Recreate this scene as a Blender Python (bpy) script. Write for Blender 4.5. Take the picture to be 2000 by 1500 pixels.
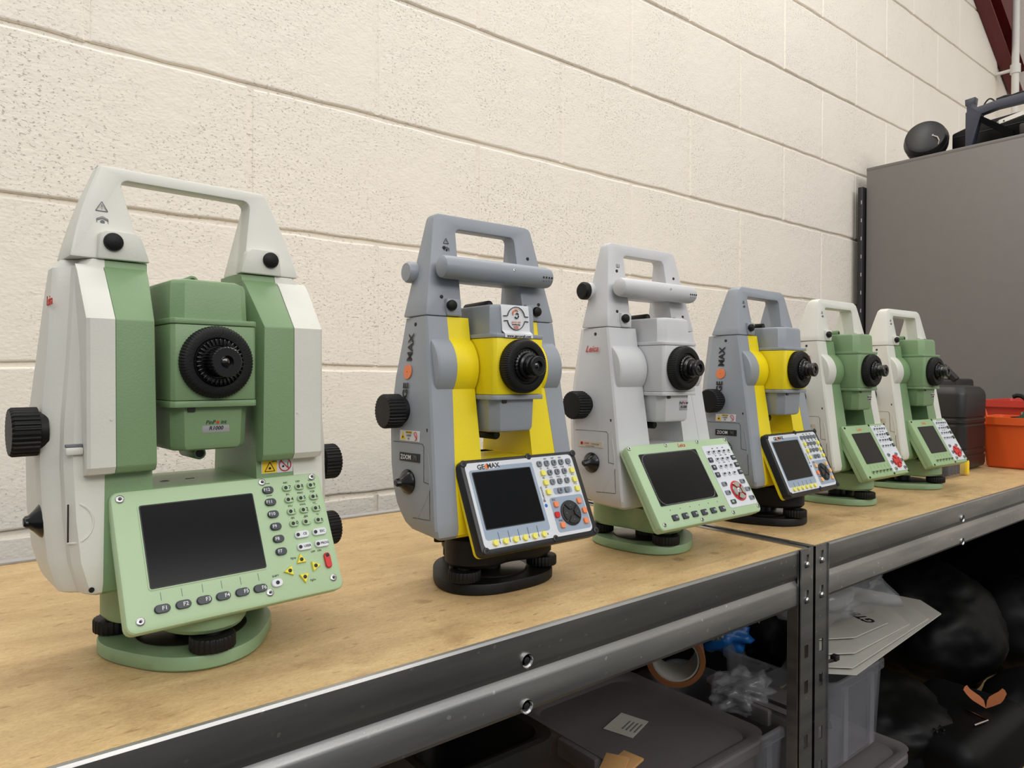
import bpy, bmesh, math, random
from mathutils import Vector, Matrix, noise
R = random.Random(7)
C = bpy.context.scene.collection
S = bpy.context.scene
for o in list(bpy.data.objects): bpy.data.objects.remove(o)
pi = math.pi; sin = math.sin; cos = math.cos

# ------------------------------------------------------------------ frame of reference
# X runs along the block wall, wall face at y = 0, bench top at z = 0.9; W() takes distances measured from the viewpoint's station
DW, ZB = 1.149, 0.9
def W(x, d, z=0.0): return Vector((x, d - DW, z + ZB))

# ------------------------------------------------------------------ camera
yaw, pit, rol = math.radians(51.2466), math.radians(-.6855), math.radians(.1333)
Fv = Vector((cos(yaw)*cos(pit), sin(yaw)*cos(pit), sin(pit)))
Rv = Vector((sin(yaw), -cos(yaw), 0)); Uv = Rv.cross(Fv)
R2 = Rv*cos(rol) + Uv*sin(rol); U2 = -Rv*sin(rol) + Uv*cos(rol)
cam = bpy.data.objects.new('camera', bpy.data.cameras.new('camera')); C.objects.link(cam)
M = Matrix((R2, U2, -Fv)).transposed().to_4x4(); M.translation = W(0, 0, .187)
cam.matrix_world = M
cam.data.sensor_width = 36; cam.data.sensor_fit = 'HORIZONTAL'; cam.data.lens = 1383.16/2000*36
cam.data.clip_start = .02; cam.data.clip_end = 60
S.camera = cam

# ------------------------------------------------------------------ light
S.view_settings.view_transform = 'Standard'; S.view_settings.look = 'None'
S.view_settings.exposure = -0.04; S.view_settings.gamma = 1.0; S.view_settings.use_curve_mapping = False
w = bpy.data.worlds.new('room'); S.world = w; w.use_nodes = True
w.node_tree.nodes['Background'].inputs[0].default_value = (.95, .97, 1, 1)
w.node_tree.nodes['Background'].inputs[1].default_value = .45
def area_light(name, loc, lx, ly, power, col=(1, .965, .92)):
    l = bpy.data.lights.new(name, 'AREA'); l.shape = 'RECTANGLE'; l.size = lx; l.size_y = ly; l.energy = power; l.color = col
    o = bpy.data.objects.new(name, l); C.objects.link(o); o.location = loc; return o
area_light('ceiling_tube_or_fill', W(.20, .98, 2.00), 3.9, .10, 23)
t = area_light('ceiling_tube_or_fill', W(.6, -.7, 2.5), 4.0, 2.0, 30); t.rotation_euler = (math.radians(28), 0, 0)
t = area_light('ceiling_tube_or_fill', W(.3, -3.6, 2.5), 5.0, 1.2, 95); t.rotation_euler = (math.radians(58), 0, 0)  # added fill from far in front, lifts the lower wall and instrument fronts
t = area_light('ceiling_tube_or_fill', W(3.4, -.9, 2.3), 1.8, .4, 5); t.rotation_euler = (math.radians(25), 0, 0)

# ------------------------------------------------------------------ materials
def lin(c): return tuple(((v/255)/12.92 if v/255 <= .04045 else ((v/255+.055)/1.055)**2.4) for v in c) + (1,)
def mat(name, rgb, rough=.5, metal=0, bump=0, bscale=600, spec=.5, coat=0, vary=0, alpha=None, trans=0):
    m = bpy.data.materials.new(name); m.use_nodes = True; nt = m.node_tree; b = nt.nodes['Principled BSDF']
    col = lin(rgb) if max(rgb) > 1 else rgb
    b.inputs['Base Color'].default_value = col; b.inputs['Roughness'].default_value = rough; b.inputs['Metallic'].default_value = metal
    b.inputs['Specular IOR Level'].default_value = spec; b.inputs['Coat Weight'].default_value = coat
    b.inputs['Transmission Weight'].default_value = trans
    if alpha is not None: b.inputs['Alpha'].default_value = alpha
    tc = nt.nodes.new('ShaderNodeTexCoord')
    n = nt.nodes.new('ShaderNodeTexNoise'); n.inputs['Scale'].default_value = bscale; n.inputs['Detail'].default_value = 3
    nt.links.new(tc.outputs['Object'], n.inputs['Vector'])
    if bump:
        bp = nt.nodes.new('ShaderNodeBump'); bp.inputs['Strength'].default_value = bump; bp.inputs['Distance'].default_value = .0004
        nt.links.new(n.outputs['Fac'], bp.inputs['Height']); nt.links.new(bp.outputs['Normal'], b.inputs['Normal'])
    n2 = nt.nodes.new('ShaderNodeTexNoise'); n2.inputs['Scale'].default_value = 30; n2.inputs['Detail'].default_value = 4
    nt.links.new(tc.outputs['Object'], n2.inputs['Vector'])
    mx = nt.nodes.new('ShaderNodeMix'); mx.data_type = 'RGBA'
    v = vary or .06
    mx.inputs['A'].default_value = tuple(c*(1-v) for c in col[:3])+(1,); mx.inputs['B'].default_value = tuple(min(1, c*(1+v)) for c in col[:3])+(1,)
    nt.links.new(n2.outputs['Fac'], mx.inputs['Factor']); nt.links.new(mx.outputs['Result'], b.inputs['Base Color'])
    return m
def nodes(m): return m.node_tree, m.node_tree.nodes['Principled BSDF']
def N(nt, typ, **k):
    n = nt.nodes.new('ShaderNode'+typ)
    for a, v in k.items():
        if a in n.inputs: n.inputs[a].default_value = v
        else: setattr(n, a, v)
    return n
Mt = {}
Mt['white'] = mat('white_plastic', (216, 216, 207), .45, bump=.25)
Mt['white2'] = mat('cool_white_plastic', (203, 204, 206), .42, bump=.25)
Mt['grey'] = mat('grey_plastic', (148, 154, 162), .42, bump=.25)
Mt['green'] = mat('green_plastic', (124, 153, 112), .42, bump=.35, bscale=900)
Mt['pgreen'] = mat('pale_green_plastic', (174, 200, 160), .42, bump=.2)
Mt['lgreen'] = mat('light_green_plastic', (154, 182, 136), .42, bump=.2)
Mt['tgreen'] = mat('tribrach_green', (132, 160, 122), .4, bump=.3)
Mt['yellow'] = mat('yellow_plastic', (240, 218, 22), .42, bump=.3)
Mt['black'] = mat('black_rubber', (13, 13, 14), .5, bump=.4, spec=.3)
Mt['blackg'] = mat('black_gloss', (14, 14, 16), .22)
Mt['bpanel'] = mat('black_panel_plastic', (28, 29, 32), .4, bump=.2)
Mt['screen'] = mat('screen_glass', (7, 8, 11), .16, spec=.18)
Mt['ink'] = mat('black_ink', (22, 22, 24), .5)
Mt['inkw'] = mat('white_ink', (225, 228, 230), .5)
Mt['inkg'] = mat('grey_ink', (110, 114, 118), .5)
Mt['red'] = mat('red_ink', (200, 45, 35), .5)
Mt['redgloss'] = mat('red_rubber_key', (205, 40, 40), .25)
Mt['orange'] = mat('orange_ink', (232, 130, 80), .5)
Mt['orangekey'] = mat('orange_key', (240, 140, 95), .35)
Mt['peachkey'] = mat('peach_key', (238, 190, 130), .35)
Mt['yellowkey'] = mat('yellow_key', (238, 232, 110), .35)
Mt['ykey'] = mat('yellow_arrow_key', (238, 222, 60), .35)
Mt['greykey'] = mat('grey_key', (122, 128, 136), .35)
Mt['whitekey'] = mat('white_key', (222, 226, 230), .35)
Mt['darkkey'] = mat('dark_key', (48, 54, 62), .35)
Mt['label'] = mat('white_label', (222, 224, 228), .4)
Mt['plate'] = mat('white_keypad_foil', (214, 218, 224), .4)
Mt['blue'] = mat('blue_grey_foil', (150, 166, 184), .4)
Mt['silver'] = mat('silver_badge', (176, 176, 178), .35, metal=.3)
Mt['steel'] = mat('bright_steel', (190, 190, 190), .22, metal=1)
Mt['disc'] = mat('dark_disc', (64, 60, 56), .28, metal=.7)
Mt['glass'] = mat('lens_glass', (16, 14, 12), .05, coat=1)
Mt['warn'] = mat('warning_yellow', (242, 205, 40), .5)
Mt['cream'] = mat('cream_badge', (212, 200, 182), .5)

# cream painted block wall
def wall_mat():
    m = bpy.data.materials.new('cream_block_paint'); m.use_nodes = True; nt, b = nodes(m); L = nt.links.new
    geo = N(nt, 'NewGeometry')
    big = N(nt, 'TexNoise', Scale=1.6, Detail=3.0); L(geo.outputs['Position'], big.inputs['Vector'])
    mx = N(nt, 'Mix', data_type='RGBA'); mx.inputs['A'].default_value = lin((242, 235, 223)); mx.inputs['B'].default_value = lin((246, 239, 228))
    L(big.outputs['Fac'], mx.inputs['Factor'])
    # pores
    mp = N(nt, 'Mapping'); mp.inputs['Scale'].default_value = (1, 1, 1.6); L(geo.outputs['Position'], mp.inputs['Vector'])
    v = N(nt, 'TexNoise', Scale=180.0, Detail=5.0, Roughness=.65); L(mp.outputs['Vector'], v.inputs['Vector'])
    r = N(nt, 'ValToRGB'); r.color_ramp.elements[0].position = .30; r.color_ramp.elements[1].position = .41; L(v.outputs['Fac'], r.inputs['Fac'])
    dens = N(nt, 'TexNoise', Scale=6.0, Detail=2.0); L(geo.outputs['Position'], dens.inputs['Vector'])
    dr = N(nt, 'ValToRGB'); dr.color_ramp.elements[0].position = .35; dr.color_ramp.elements[1].position = .62; L(dens.outputs['Fac'], dr.inputs['Fac'])
    por = N(nt, 'Mix', data_type='FLOAT'); por.inputs['A'].default_value = 1; L(dr.outputs['Color'], por.inputs['Factor']); L(r.outputs['Color'], por.inputs['B'])
    fine = N(nt, 'TexNoise', Scale=150.0, Detail=4.0); L(mp.outputs['Vector'], fine.inputs['Vector'])
    med = N(nt, 'TexNoise', Scale=38.0, Detail=3.0); L(geo.outputs['Position'], med.inputs['Vector'])
    a1 = N(nt, 'Math', operation='MULTIPLY_ADD'); a1.inputs[1].default_value = .40; L(fine.outputs['Fac'], a1.inputs[0]); L(por.outputs['Result'], a1.inputs[2])
    a2 = N(nt, 'Math', operation='MULTIPLY_ADD'); a2.inputs[1].default_value = .8; L(med.outputs['Fac'], a2.inputs[0]); L(a1.outputs[0], a2.inputs[2])
    bp = N(nt, 'Bump', Strength=.8, Distance=.0019); L(a2.outputs[0], bp.inputs['Height']); L(bp.outputs['Normal'], b.inputs['Normal'])
    L(mx.outputs['Result'], b.inputs['Base Color']); b.inputs['Roughness'].default_value = .62; b.inputs['Specular IOR Level'].default_value = .3
    return m
Mt['wall'] = wall_mat()
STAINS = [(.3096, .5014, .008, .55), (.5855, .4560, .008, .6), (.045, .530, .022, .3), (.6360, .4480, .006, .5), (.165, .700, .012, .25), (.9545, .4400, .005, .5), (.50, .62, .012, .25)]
def board_mat():
    m = bpy.data.materials.new('chipboard'); m.use_nodes = True; nt, b = nodes(m); L = nt.links.new
    geo = N(nt, 'NewGeometry')
    mp = N(nt, 'Mapping'); mp.inputs['Scale'].default_value = (16, 46, 10); L(geo.outputs['Position'], mp.inputs['Vector'])
    n1 = N(nt, 'TexNoise', Scale=1.0, Detail=8.0, Roughness=.65, Distortion=.6); L(mp.outputs['Vector'], n1.inputs['Vector'])
    r = N(nt, 'ValToRGB'); e = r.color_ramp.elements; e[0].position = .3; e[0].color = lin((186, 156, 112)); e[1].position = .72; e[1].color = lin((214, 187, 138)); L(n1.outputs['Fac'], r.inputs['Fac'])
    # dark fibre flecks
    mp2 = N(nt, 'Mapping'); mp2.inputs['Scale'].default_value = (70, 190, 10); L(geo.outputs['Position'], mp2.inputs['Vector'])
    n2 = N(nt, 'TexNoise', Scale=1.0, Detail=4.0); L(mp2.outputs['Vector'], n2.inputs['Vector'])
    r2 = N(nt, 'ValToRGB'); e = r2.color_ramp.elements; e[0].position = .30; e[0].color = (.55, .48, .42, 1); e[1].position = .38; e[1].color = (1, 1, 1, 1); L(n2.outputs['Fac'], r2.inputs['Fac'])
    # worn stains
    n3 = N(nt, 'TexNoise', Scale=9.0, Detail=6.0, Roughness=.6); L(geo.outputs['Position'], n3.inputs['Vector'])
    r3 = N(nt, 'ValToRGB'); e = r3.color_ramp.elements; e[0].position = .30; e[0].color = (.62, .56, .52, 1); e[1].position = .42; e[1].color = (1, 1, 1, 1); L(n3.outputs['Fac'], r3.inputs['Fac'])
    # light scratches
    v = N(nt, 'TexVoronoi', feature='DISTANCE_TO_EDGE', Scale=22.0); L(geo.outputs['Position'], v.inputs['Vector'])
    r4 = N(nt, 'ValToRGB'); e = r4.color_ramp.elements; e[0].position = 0; e[0].color = (.13, .12, .10, 1); e[1].position = .006; e[1].color = (0, 0, 0, 1); L(v.outputs['Distance'], r4.inputs['Fac'])
    mp5 = N(nt, 'Mapping'); mp5.inputs['Scale'].default_value = (260, 620, 10); L(geo.outputs['Position'], mp5.inputs['Vector'])
    n5 = N(nt, 'TexNoise', Scale=1.0, Detail=5.0, Roughness=.7, Distortion=1.2); L(mp5.outputs['Vector'], n5.inputs['Vector'])
    r5 = N(nt, 'ValToRGB'); e = r5.color_ramp.elements; e[0].position = .28; e[0].color = (.66, .62, .56, 1); e[1].position = .62; e[1].color = (1.06, 1.05, 1.03, 1); L(n5.outputs['Fac'], r5.inputs['Fac'])
    mf = N(nt, 'Mix', data_type='RGBA', blend_type='MULTIPLY'); mf.inputs['Factor'].default_value = .75; L(r.outputs['Color'], mf.inputs['A']); L(r5.outputs['Color'], mf.inputs['B'])
    wob = N(nt, 'TexNoise', Scale=60.0, Detail=4.0); L(geo.outputs['Position'], wob.inputs['Vector'])
    cur = mf.outputs['Result']
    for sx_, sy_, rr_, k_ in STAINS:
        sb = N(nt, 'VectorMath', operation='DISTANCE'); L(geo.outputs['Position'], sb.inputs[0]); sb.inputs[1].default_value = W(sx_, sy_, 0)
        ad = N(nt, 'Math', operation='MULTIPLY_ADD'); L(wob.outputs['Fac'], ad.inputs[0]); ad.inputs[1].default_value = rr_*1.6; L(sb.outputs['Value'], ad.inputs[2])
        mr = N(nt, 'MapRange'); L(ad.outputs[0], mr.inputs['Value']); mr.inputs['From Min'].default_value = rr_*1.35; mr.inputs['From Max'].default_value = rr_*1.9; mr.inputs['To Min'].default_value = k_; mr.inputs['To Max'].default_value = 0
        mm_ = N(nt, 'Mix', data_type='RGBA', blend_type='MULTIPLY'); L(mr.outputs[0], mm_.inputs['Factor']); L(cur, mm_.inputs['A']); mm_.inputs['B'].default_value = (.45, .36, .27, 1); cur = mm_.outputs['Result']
    m1 = N(nt, 'Mix', data_type='RGBA', blend_type='MULTIPLY'); m1.inputs['Factor'].default_value = .7; L(cur, m1.inputs['A']); L(r2.outputs['Color'], m1.inputs['B'])
    m2 = N(nt, 'Mix', data_type='RGBA', blend_type='MULTIPLY'); m2.inputs['Factor'].default_value = .8; L(m1.outputs['Result'], m2.inputs['A']); L(r3.outputs['Color'], m2.inputs['B'])
    L(m2.outputs['Result'], b.inputs['Base Color'])
    bp = N(nt, 'Bump', Strength=.15, Distance=.0004); L(n2.outputs['Fac'], bp.inputs['Height']); L(bp.outputs['Normal'], b.inputs['Normal'])
    b.inputs['Roughness'].default_value = .52; b.inputs['Specular IOR Level'].default_value = .35
    return m
Mt['board'] = board_mat()
def galv_mat():
    m = bpy.data.materials.new('galvanised_steel'); m.use_nodes = True; nt, b = nodes(m); L = nt.links.new
    geo = N(nt, 'NewGeometry')
    v = N(nt, 'TexVoronoi', Scale=520.0); L(geo.outputs['Position'], v.inputs['Vector'])
    n = N(nt, 'TexNoise', Scale=7.0, Detail=5.0); mp = N(nt, 'Mapping'); mp.inputs['Scale'].default_value = (1, 1, 9); L(geo.outputs['Position'], mp.inputs['Vector']); L(mp.outputs['Vector'], n.inputs['Vector'])
    r = N(nt, 'ValToRGB'); e = r.color_ramp.elements; e[0].position = .3; e[0].color = lin((148, 149, 150)); e[1].position = .7; e[1].color = lin((182, 181, 178)); L(n.outputs['Fac'], r.inputs['Fac'])
    sp = N(nt, 'ValToRGB'); e = sp.color_ramp.elements; e[0].position = .92; e[0].color = (0, 0, 0, 1); e[1].position = .97; e[1].color = (.5, .46, .4, 1); L(v.outputs['Color'], sp.inputs['Fac'])
    mx = N(nt, 'Mix', data_type='RGBA', blend_type='ADD'); mx.inputs['Factor'].default_value = .6; L(r.outputs['Color'], mx.inputs['A']); L(sp.outputs['Color'], mx.inputs['B'])
    L(mx.outputs['Result'], b.inputs['Base Color']); b.inputs['Metallic'].default_value = 1; b.inputs['Roughness'].default_value = .38
    mp2 = N(nt, 'Mapping'); mp2.inputs['Scale'].default_value = (900, 900, 25); L(geo.outputs['Position'], mp2.inputs['Vector'])
    n2 = N(nt, 'TexNoise', Scale=1.0, Detail=2.0); L(mp2.outputs['Vector'], n2.inputs['Vector'])
    bp = N(nt, 'Bump', Strength=.12, Distance=.0003); L(n2.outputs['Fac'], bp.inputs['Height']); L(bp.outputs['Normal'], b.inputs['Normal'])
    return m
Mt['galv'] = galv_mat()
Mt['cab'] = mat('grey_cabinet_paint', (112, 109, 105), .45, bump=.1)
Mt['darksteel'] = mat('dark_steel', (44, 44, 46), .45, metal=.4)
Mt['maroon'] = mat('maroon_steel_paint', (98, 24, 26), .4)
Mt['bluegrey'] = mat('blue_black_paint', (52, 56, 70), .45, bump=.2)
Mt['concrete'] = mat('dark_concrete', (56, 54, 51), .8, bump=.5, vary=.2)
Mt['bwhite'] = mat('white_paint', (225, 222, 214), .5)
Mt['case'] = mat('black_hard_plastic', (28, 27, 27), .42, bump=.3)
Mt['void'] = mat('matt_black', (4, 4, 5), .8, spec=.1)
Mt['bag'] = mat('black_bag_plastic', (5, 5, 6), .5, spec=.22)
Mt['oranges'] = mat('orange_plastic', (226, 92, 34), .42)
Mt['reds'] = mat('red_plastic', (196, 58, 44), .42)
Mt['clear'] = mat('clear_plastic', (158, 158, 164), .25, alpha=.26)
Mt['milky'] = mat('milky_clear_plastic', (118, 112, 114), .42, alpha=.62)
Mt['film'] = mat('clear_film', (200, 204, 210), .10, alpha=.24, spec=1)
Mt['paper'] = mat('white_paper', (186, 184, 176), .6)
Mt['tape'] = mat('brown_tape', (150, 98, 62), .25)
Mt['cardb'] = mat('cardboard', (176, 134, 84), .8)
Mt['bluebag'] = mat('blue_bag_plastic', (30, 110, 190), .3)
Mt['leaf'] = mat('dry_leaf', (158, 86, 40), .7, bump=.5, vary=.35)
Mt['tgreen2'] = mat('dark_green_grip', (40, 78, 52), .4)

# ------------------------------------------------------------------ geometry helpers
class G:
    def __init__(s): s.b = bmesh.new(); s.m = []
    def mi(s, m):
        if m not in s.m: s.m.append(m)
        return s.m.index(m)
    def take(s, t, m, mtx=None):
        if mtx is not None: bmesh.ops.transform(t, matrix=mtx, verts=t.verts)
        i = s.mi(m)
        for f in t.faces: f.material_index = i
        me = bpy.data.meshes.new('t'); t.to_mesh(me); t.free(); s.b.from_mesh(me); bpy.data.meshes.remove(me)
        return s
    def box(s, lo, hi, m, bev=0, seg=2, mtx=None):
        t = bmesh.new(); bmesh.ops.create_cube(t, size=1)
        for v in t.verts:
            for k in range(3): v.co[k] = lo[k] if v.co[k] < 0 else hi[k]
        if bev:
            bev = min(bev, *[abs(hi[k]-lo[k])*.49 for k in range(3)])
            bmesh.ops.bevel(t, geom=t.edges[:], offset=bev, segments=seg, profile=.5, affect='EDGES')
        return s.take(t, m, mtx)
    def loft(s, rings, m, cap=True, closed=True, mtx=None, bev=0):
        t = bmesh.new(); vs = [[t.verts.new(p) for p in r] for r in rings]; n = len(rings[0])
        for a, b in zip(vs, vs[1:]):
            for i in range(n if closed else n-1):
                j = (i+1) % n
                t.faces.new((a[i], a[j], b[j], b[i]))
        if cap and closed:
            t.faces.new(vs[0][::-1]); t.faces.new(vs[-1])
        bmesh.ops.recalc_face_normals(t, faces=t.faces[:])
        if bev: 
            ed = [e for e in t.edges if e.is_manifold and e.calc_face_angle(0) > .5]
            bmesh.ops.bevel(t, geom=ed, offset=bev, segments=2, profile=.5, affect='EDGES')
        return s.take(t, m, mtx)
    def prism(s, poly, f, a, b, m, bev=0, mtx=None):      # poly of (u,v), f(u,v,w) -> xyz
        return s.loft([[f(u, v, a) for u, v in poly], [f(u, v, b) for u, v in poly]], m, bev=bev, mtx=mtx)
    def rev(s, prof, c, ax, m, n=32, kn=0, kd=0, mtx=None, cap=True):   # prof: (r,h) list along axis; kn knurls of depth kd
        ax = Vector(ax).normalized(); u = ax.orthogonal().normalized(); v = ax.cross(u); c = Vector(c)
        cnt = kn*4 if kn else n
        rings = []; rmx = max(p[0] for p in prof)*.9
        for r, h in prof:
            ring = []
            for i in range(cnt):
                a = 2*pi*i/cnt; rr = r
                if kn and r > rmx and i % 4 in (0, 1): rr = r-kd
                ring.append(c+ax*h+(u*cos(a)+v*sin(a))*max(rr, 1e-5))
            rings.append(ring)
        return s.loft(rings, m, mtx=mtx, cap=cap)
    def tube(s, pts, r, m, n=8, mtx=None, flat=None):
        pts = [Vector(p) for p in pts]; rings = []; up = None
        for i, p in enumerate(pts):
            d = (pts[min(i+1, len(pts)-1)]-pts[max(i-1, 0)]).normalized()
            if up is None: up = d.orthogonal().normalized()
            up = (up-d*up.dot(d)).normalized(); v = d.cross(up); rr = r[i] if isinstance(r, (list, tuple)) else r
            rings.append([p+(up*cos(2*pi*k/n)+v*sin(2*pi*k/n)*(flat or 1))*rr for k in range(n)])
        return s.loft(rings, m, mtx=mtx)
    def text(s, txt, size, o, xd, yd, m, align='CENTER', th=.00015, wide=1, bold=.0, shear=0):
        me = text_mesh(txt, align, bold, shear)
        t = bmesh.new(); t.from_mesh(me)
        X = Vector(xd).normalized(); Y = Vector(yd).normalized(); Z = X.cross(Y)
        o = Vector(o)
        for v in t.verts: v.co = o+X*(v.co.x*size*wide)+Y*(v.co.y*size)+Z*(th*(1 if v.co.z > 0 else .2))
        return s.take(t, m)
    def obj(s, name, parent=None, loc=None, smooth=.6, me_name=None):
        me = bpy.data.meshes.new(name)
        bmesh.ops.remove_doubles(s.b, verts=s.b.verts, dist=1e-7)
        for f in s.b.faces: f.smooth = True
        for e in s.b.edges:
            if e.is_manifold and e.calc_face_angle(0) > smooth: e.smooth = False
        s.b.to_mesh(me); s.b.free()
        for m in s.m: me.materials.append(Mt[m] if isinstance(m, str) else m)
        o = bpy.data.objects.new(name, me); C.objects.link(o)
        if parent: o.parent = parent
        if loc is not None: o.location = loc
        return o
_tc = {}
def text_mesh(txt, align, bold, shear):
    k = (txt, align, bold, shear)
    if k not in _tc:
        cu = bpy.data.curves.new('t', 'FONT'); cu.body = txt; cu.size = 1; cu.align_x = align; cu.align_y = 'CENTER'
        cu.resolution_u = 2; cu.extrude = .01; cu.offset = bold; cu.shear = shear
        ob = bpy.data.objects.new('t', cu); C.objects.link(ob)
        dg = bpy.context.evaluated_depsgraph_get()
        _tc[k] = bpy.data.meshes.new_from_object(ob.evaluated_get(dg)); bpy.data.objects.remove(ob)
    return _tc[k]
def tag(o, label, cat, group=None, kind=None):
    o['label'] = label
    if cat: o['category'] = cat
    if group: o['group'] = group
    if kind: o['kind'] = kind
    return o
def empty(name, loc, rz, label, cat, group=None):
    o = bpy.data.objects.new(name, None); C.objects.link(o); o.location = loc; o.rotation_euler = (0, 0, rz); o.empty_display_size = .05
    return tag(o, label, cat, group)
def struct(o): o['kind'] = 'structure'; return o
def lerp(t, z):
    t = sorted(t)
    if z <= t[0][0]: return t[0][1]
    for (a, p), (b, q) in zip(t, t[1:]):
        if z <= b: return p+(q-p)*(z-a)/(b-a)
    return t[-1][1]
def rrect(x0, y0, x1, y1, r, n=4):
    P = []
    for cx, cy, a in ((x1-r, y1-r, 0), (x0+r, y1-r, pi/2), (x0+r, y0+r, pi), (x1-r, y0+r, 1.5*pi)):
        for i in range(n+1): P.append((cx+r*cos(a+i*pi/2/n), cy+r*sin(a+i*pi/2/n)))
    return P
Vxy = lambda z0: (lambda u, v, w_: (u, v, w_))
fXY = lambda u, v, w_: (u, v, w_)
fYZ = lambda u, v, w_: (w_, u, v)
fXZ = lambda u, v, w_: (u, w_, v)

# ------------------------------------------------------------------ block wall
XJ, ZJ = .1595, .6881          # joint lattice: a perpend at XJ, a bed joint ZJ above eye level
zj = ZB+.187+ZJ
wb = G()
x0w, x1w = -1.05, 3.955
wb.box((x0w, .006, 0), (x1w, .12, 3.4), 'wall')
meshes = []
for k in range(5):
    g = G(); rr = random.Random(k)
    hw, hh = .2215, .1085
    n, mm = 9, 4
    P = []
    for i in range(n): P.append((-hw+2*hw*i/n, -hh))
    for i in range(mm): P.append((hw, -hh+2*hh*i/mm))
    for i in range(n): P.append((hw-2*hw*i/n, hh))
    for i in range(mm): P.append((-hw, hh-2*hh*i/mm))
    P = [(x+rr.uniform(-.0009, .0009), z+rr.uniform(-.0013, .0013)) for x, z in P]
    d = lambda x, z, s: (x-math.copysign(s, x) if abs(x) > hw-.003 else x, z-math.copysign(s, z) if abs(z) > hh-.004 else z)
    g.loft([[(x, .02, z) for x, z in P], [(x, .0022, z) for x, z in P],
            [(d(x, z, .0011)[0], .0006, d(x, z, .0011)[1]) for x, z in P], [(d(x, z, .003)[0], 0, d(x, z, .003)[1]) for x, z in P]], 'wall')
    o = g.obj('block', smooth=.2); meshes.append(o.data); bpy.data.objects.remove(o)
blocks = []
for c in range(-8, 8):
    zc = zj-.225*c-.1125        # course below joint c
    if zc < .1 or zc > 3.3: continue
    off = 0 if c % 2 == 0 else .225
    i0 = math.floor((x0w-XJ-off)/.45)
    for i in range(i0, i0+13):
        xc = XJ+off+.45*i+.225
        if xc-.2215 < x0w or xc+.2215 > x1w: continue
        blocks.append((xc, zc))
        if zc > .8: wb.box((xc+.2195, .0022, zc-.1075), (xc+.2305, .02, zc+.1075), 'wall')
wall = struct(wb.obj('wall_back'))
for i, (xc, zc) in enumerate(blocks):
    o = bpy.data.objects.new('block', meshes[(i*7+i//5) % 5]); C.objects.link(o); o.parent = wall
    o.location = (xc, R.uniform(-.0008, .0006), zc)
g = G(); g.box((-7, -9, -.05), (9, .3, 0), 'concrete'); struct(g.obj('floor'))
g = G(); g.box((3.955, -4.5, 0), (4.10, .12, 3.4), 'wall'); struct(g.obj('wall_right'))

# maroon steel rafter in the far corner and the white conduit beside it
g = G()
g.prism([(3.02, 2.98), (3.945, 2.394), (3.945, 3.38), (2.39, 3.38)], fXZ, -.020, -.012, 'maroon')
for a, b in ((0, .014), (.11, .122)):
    n_ = Vector((.535, 0, .845)); A = Vector((2.39, 0, 3.38)); B_ = Vector((3.945, 0, 2.394))
    g.loft([[A+n_*a+Vector((0, y, 0)) for y in (-.055, -.002)]+[A+n_*b+Vector((0, y, 0)) for y in (-.002, -.055)], [B_+n_*a+Vector((0, y, 0)) for y in (-.055, -.002)]+[B_+n_*b+Vector((-.02, y, 0)) for y in (-.002, -.055)]], 'maroon')
tag(g.obj('steel_rafter'), 'maroon painted steel rafter slanting down in the top right corner', 'beam')
g = G(); g.tube([(3.74, -.075, 3.38), (3.74, -.075, 2.30), (3.74, -.075, 1.2)], .0145, 'bwhite', n=12)
cnd = g.obj('conduit'); tag(cnd, 'white painted vertical conduit pipe near the far wall corner', 'pipe')
g = G(); g.tube([(3.74, -.075, 2.44), (3.74, -.075, 2.48)], .020, 'bwhite', n=12); g.box((3.732, -.07, 2.455), (3.748, -.001, 2.465), 'bwhite'); g.obj('clip', cnd)

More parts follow.
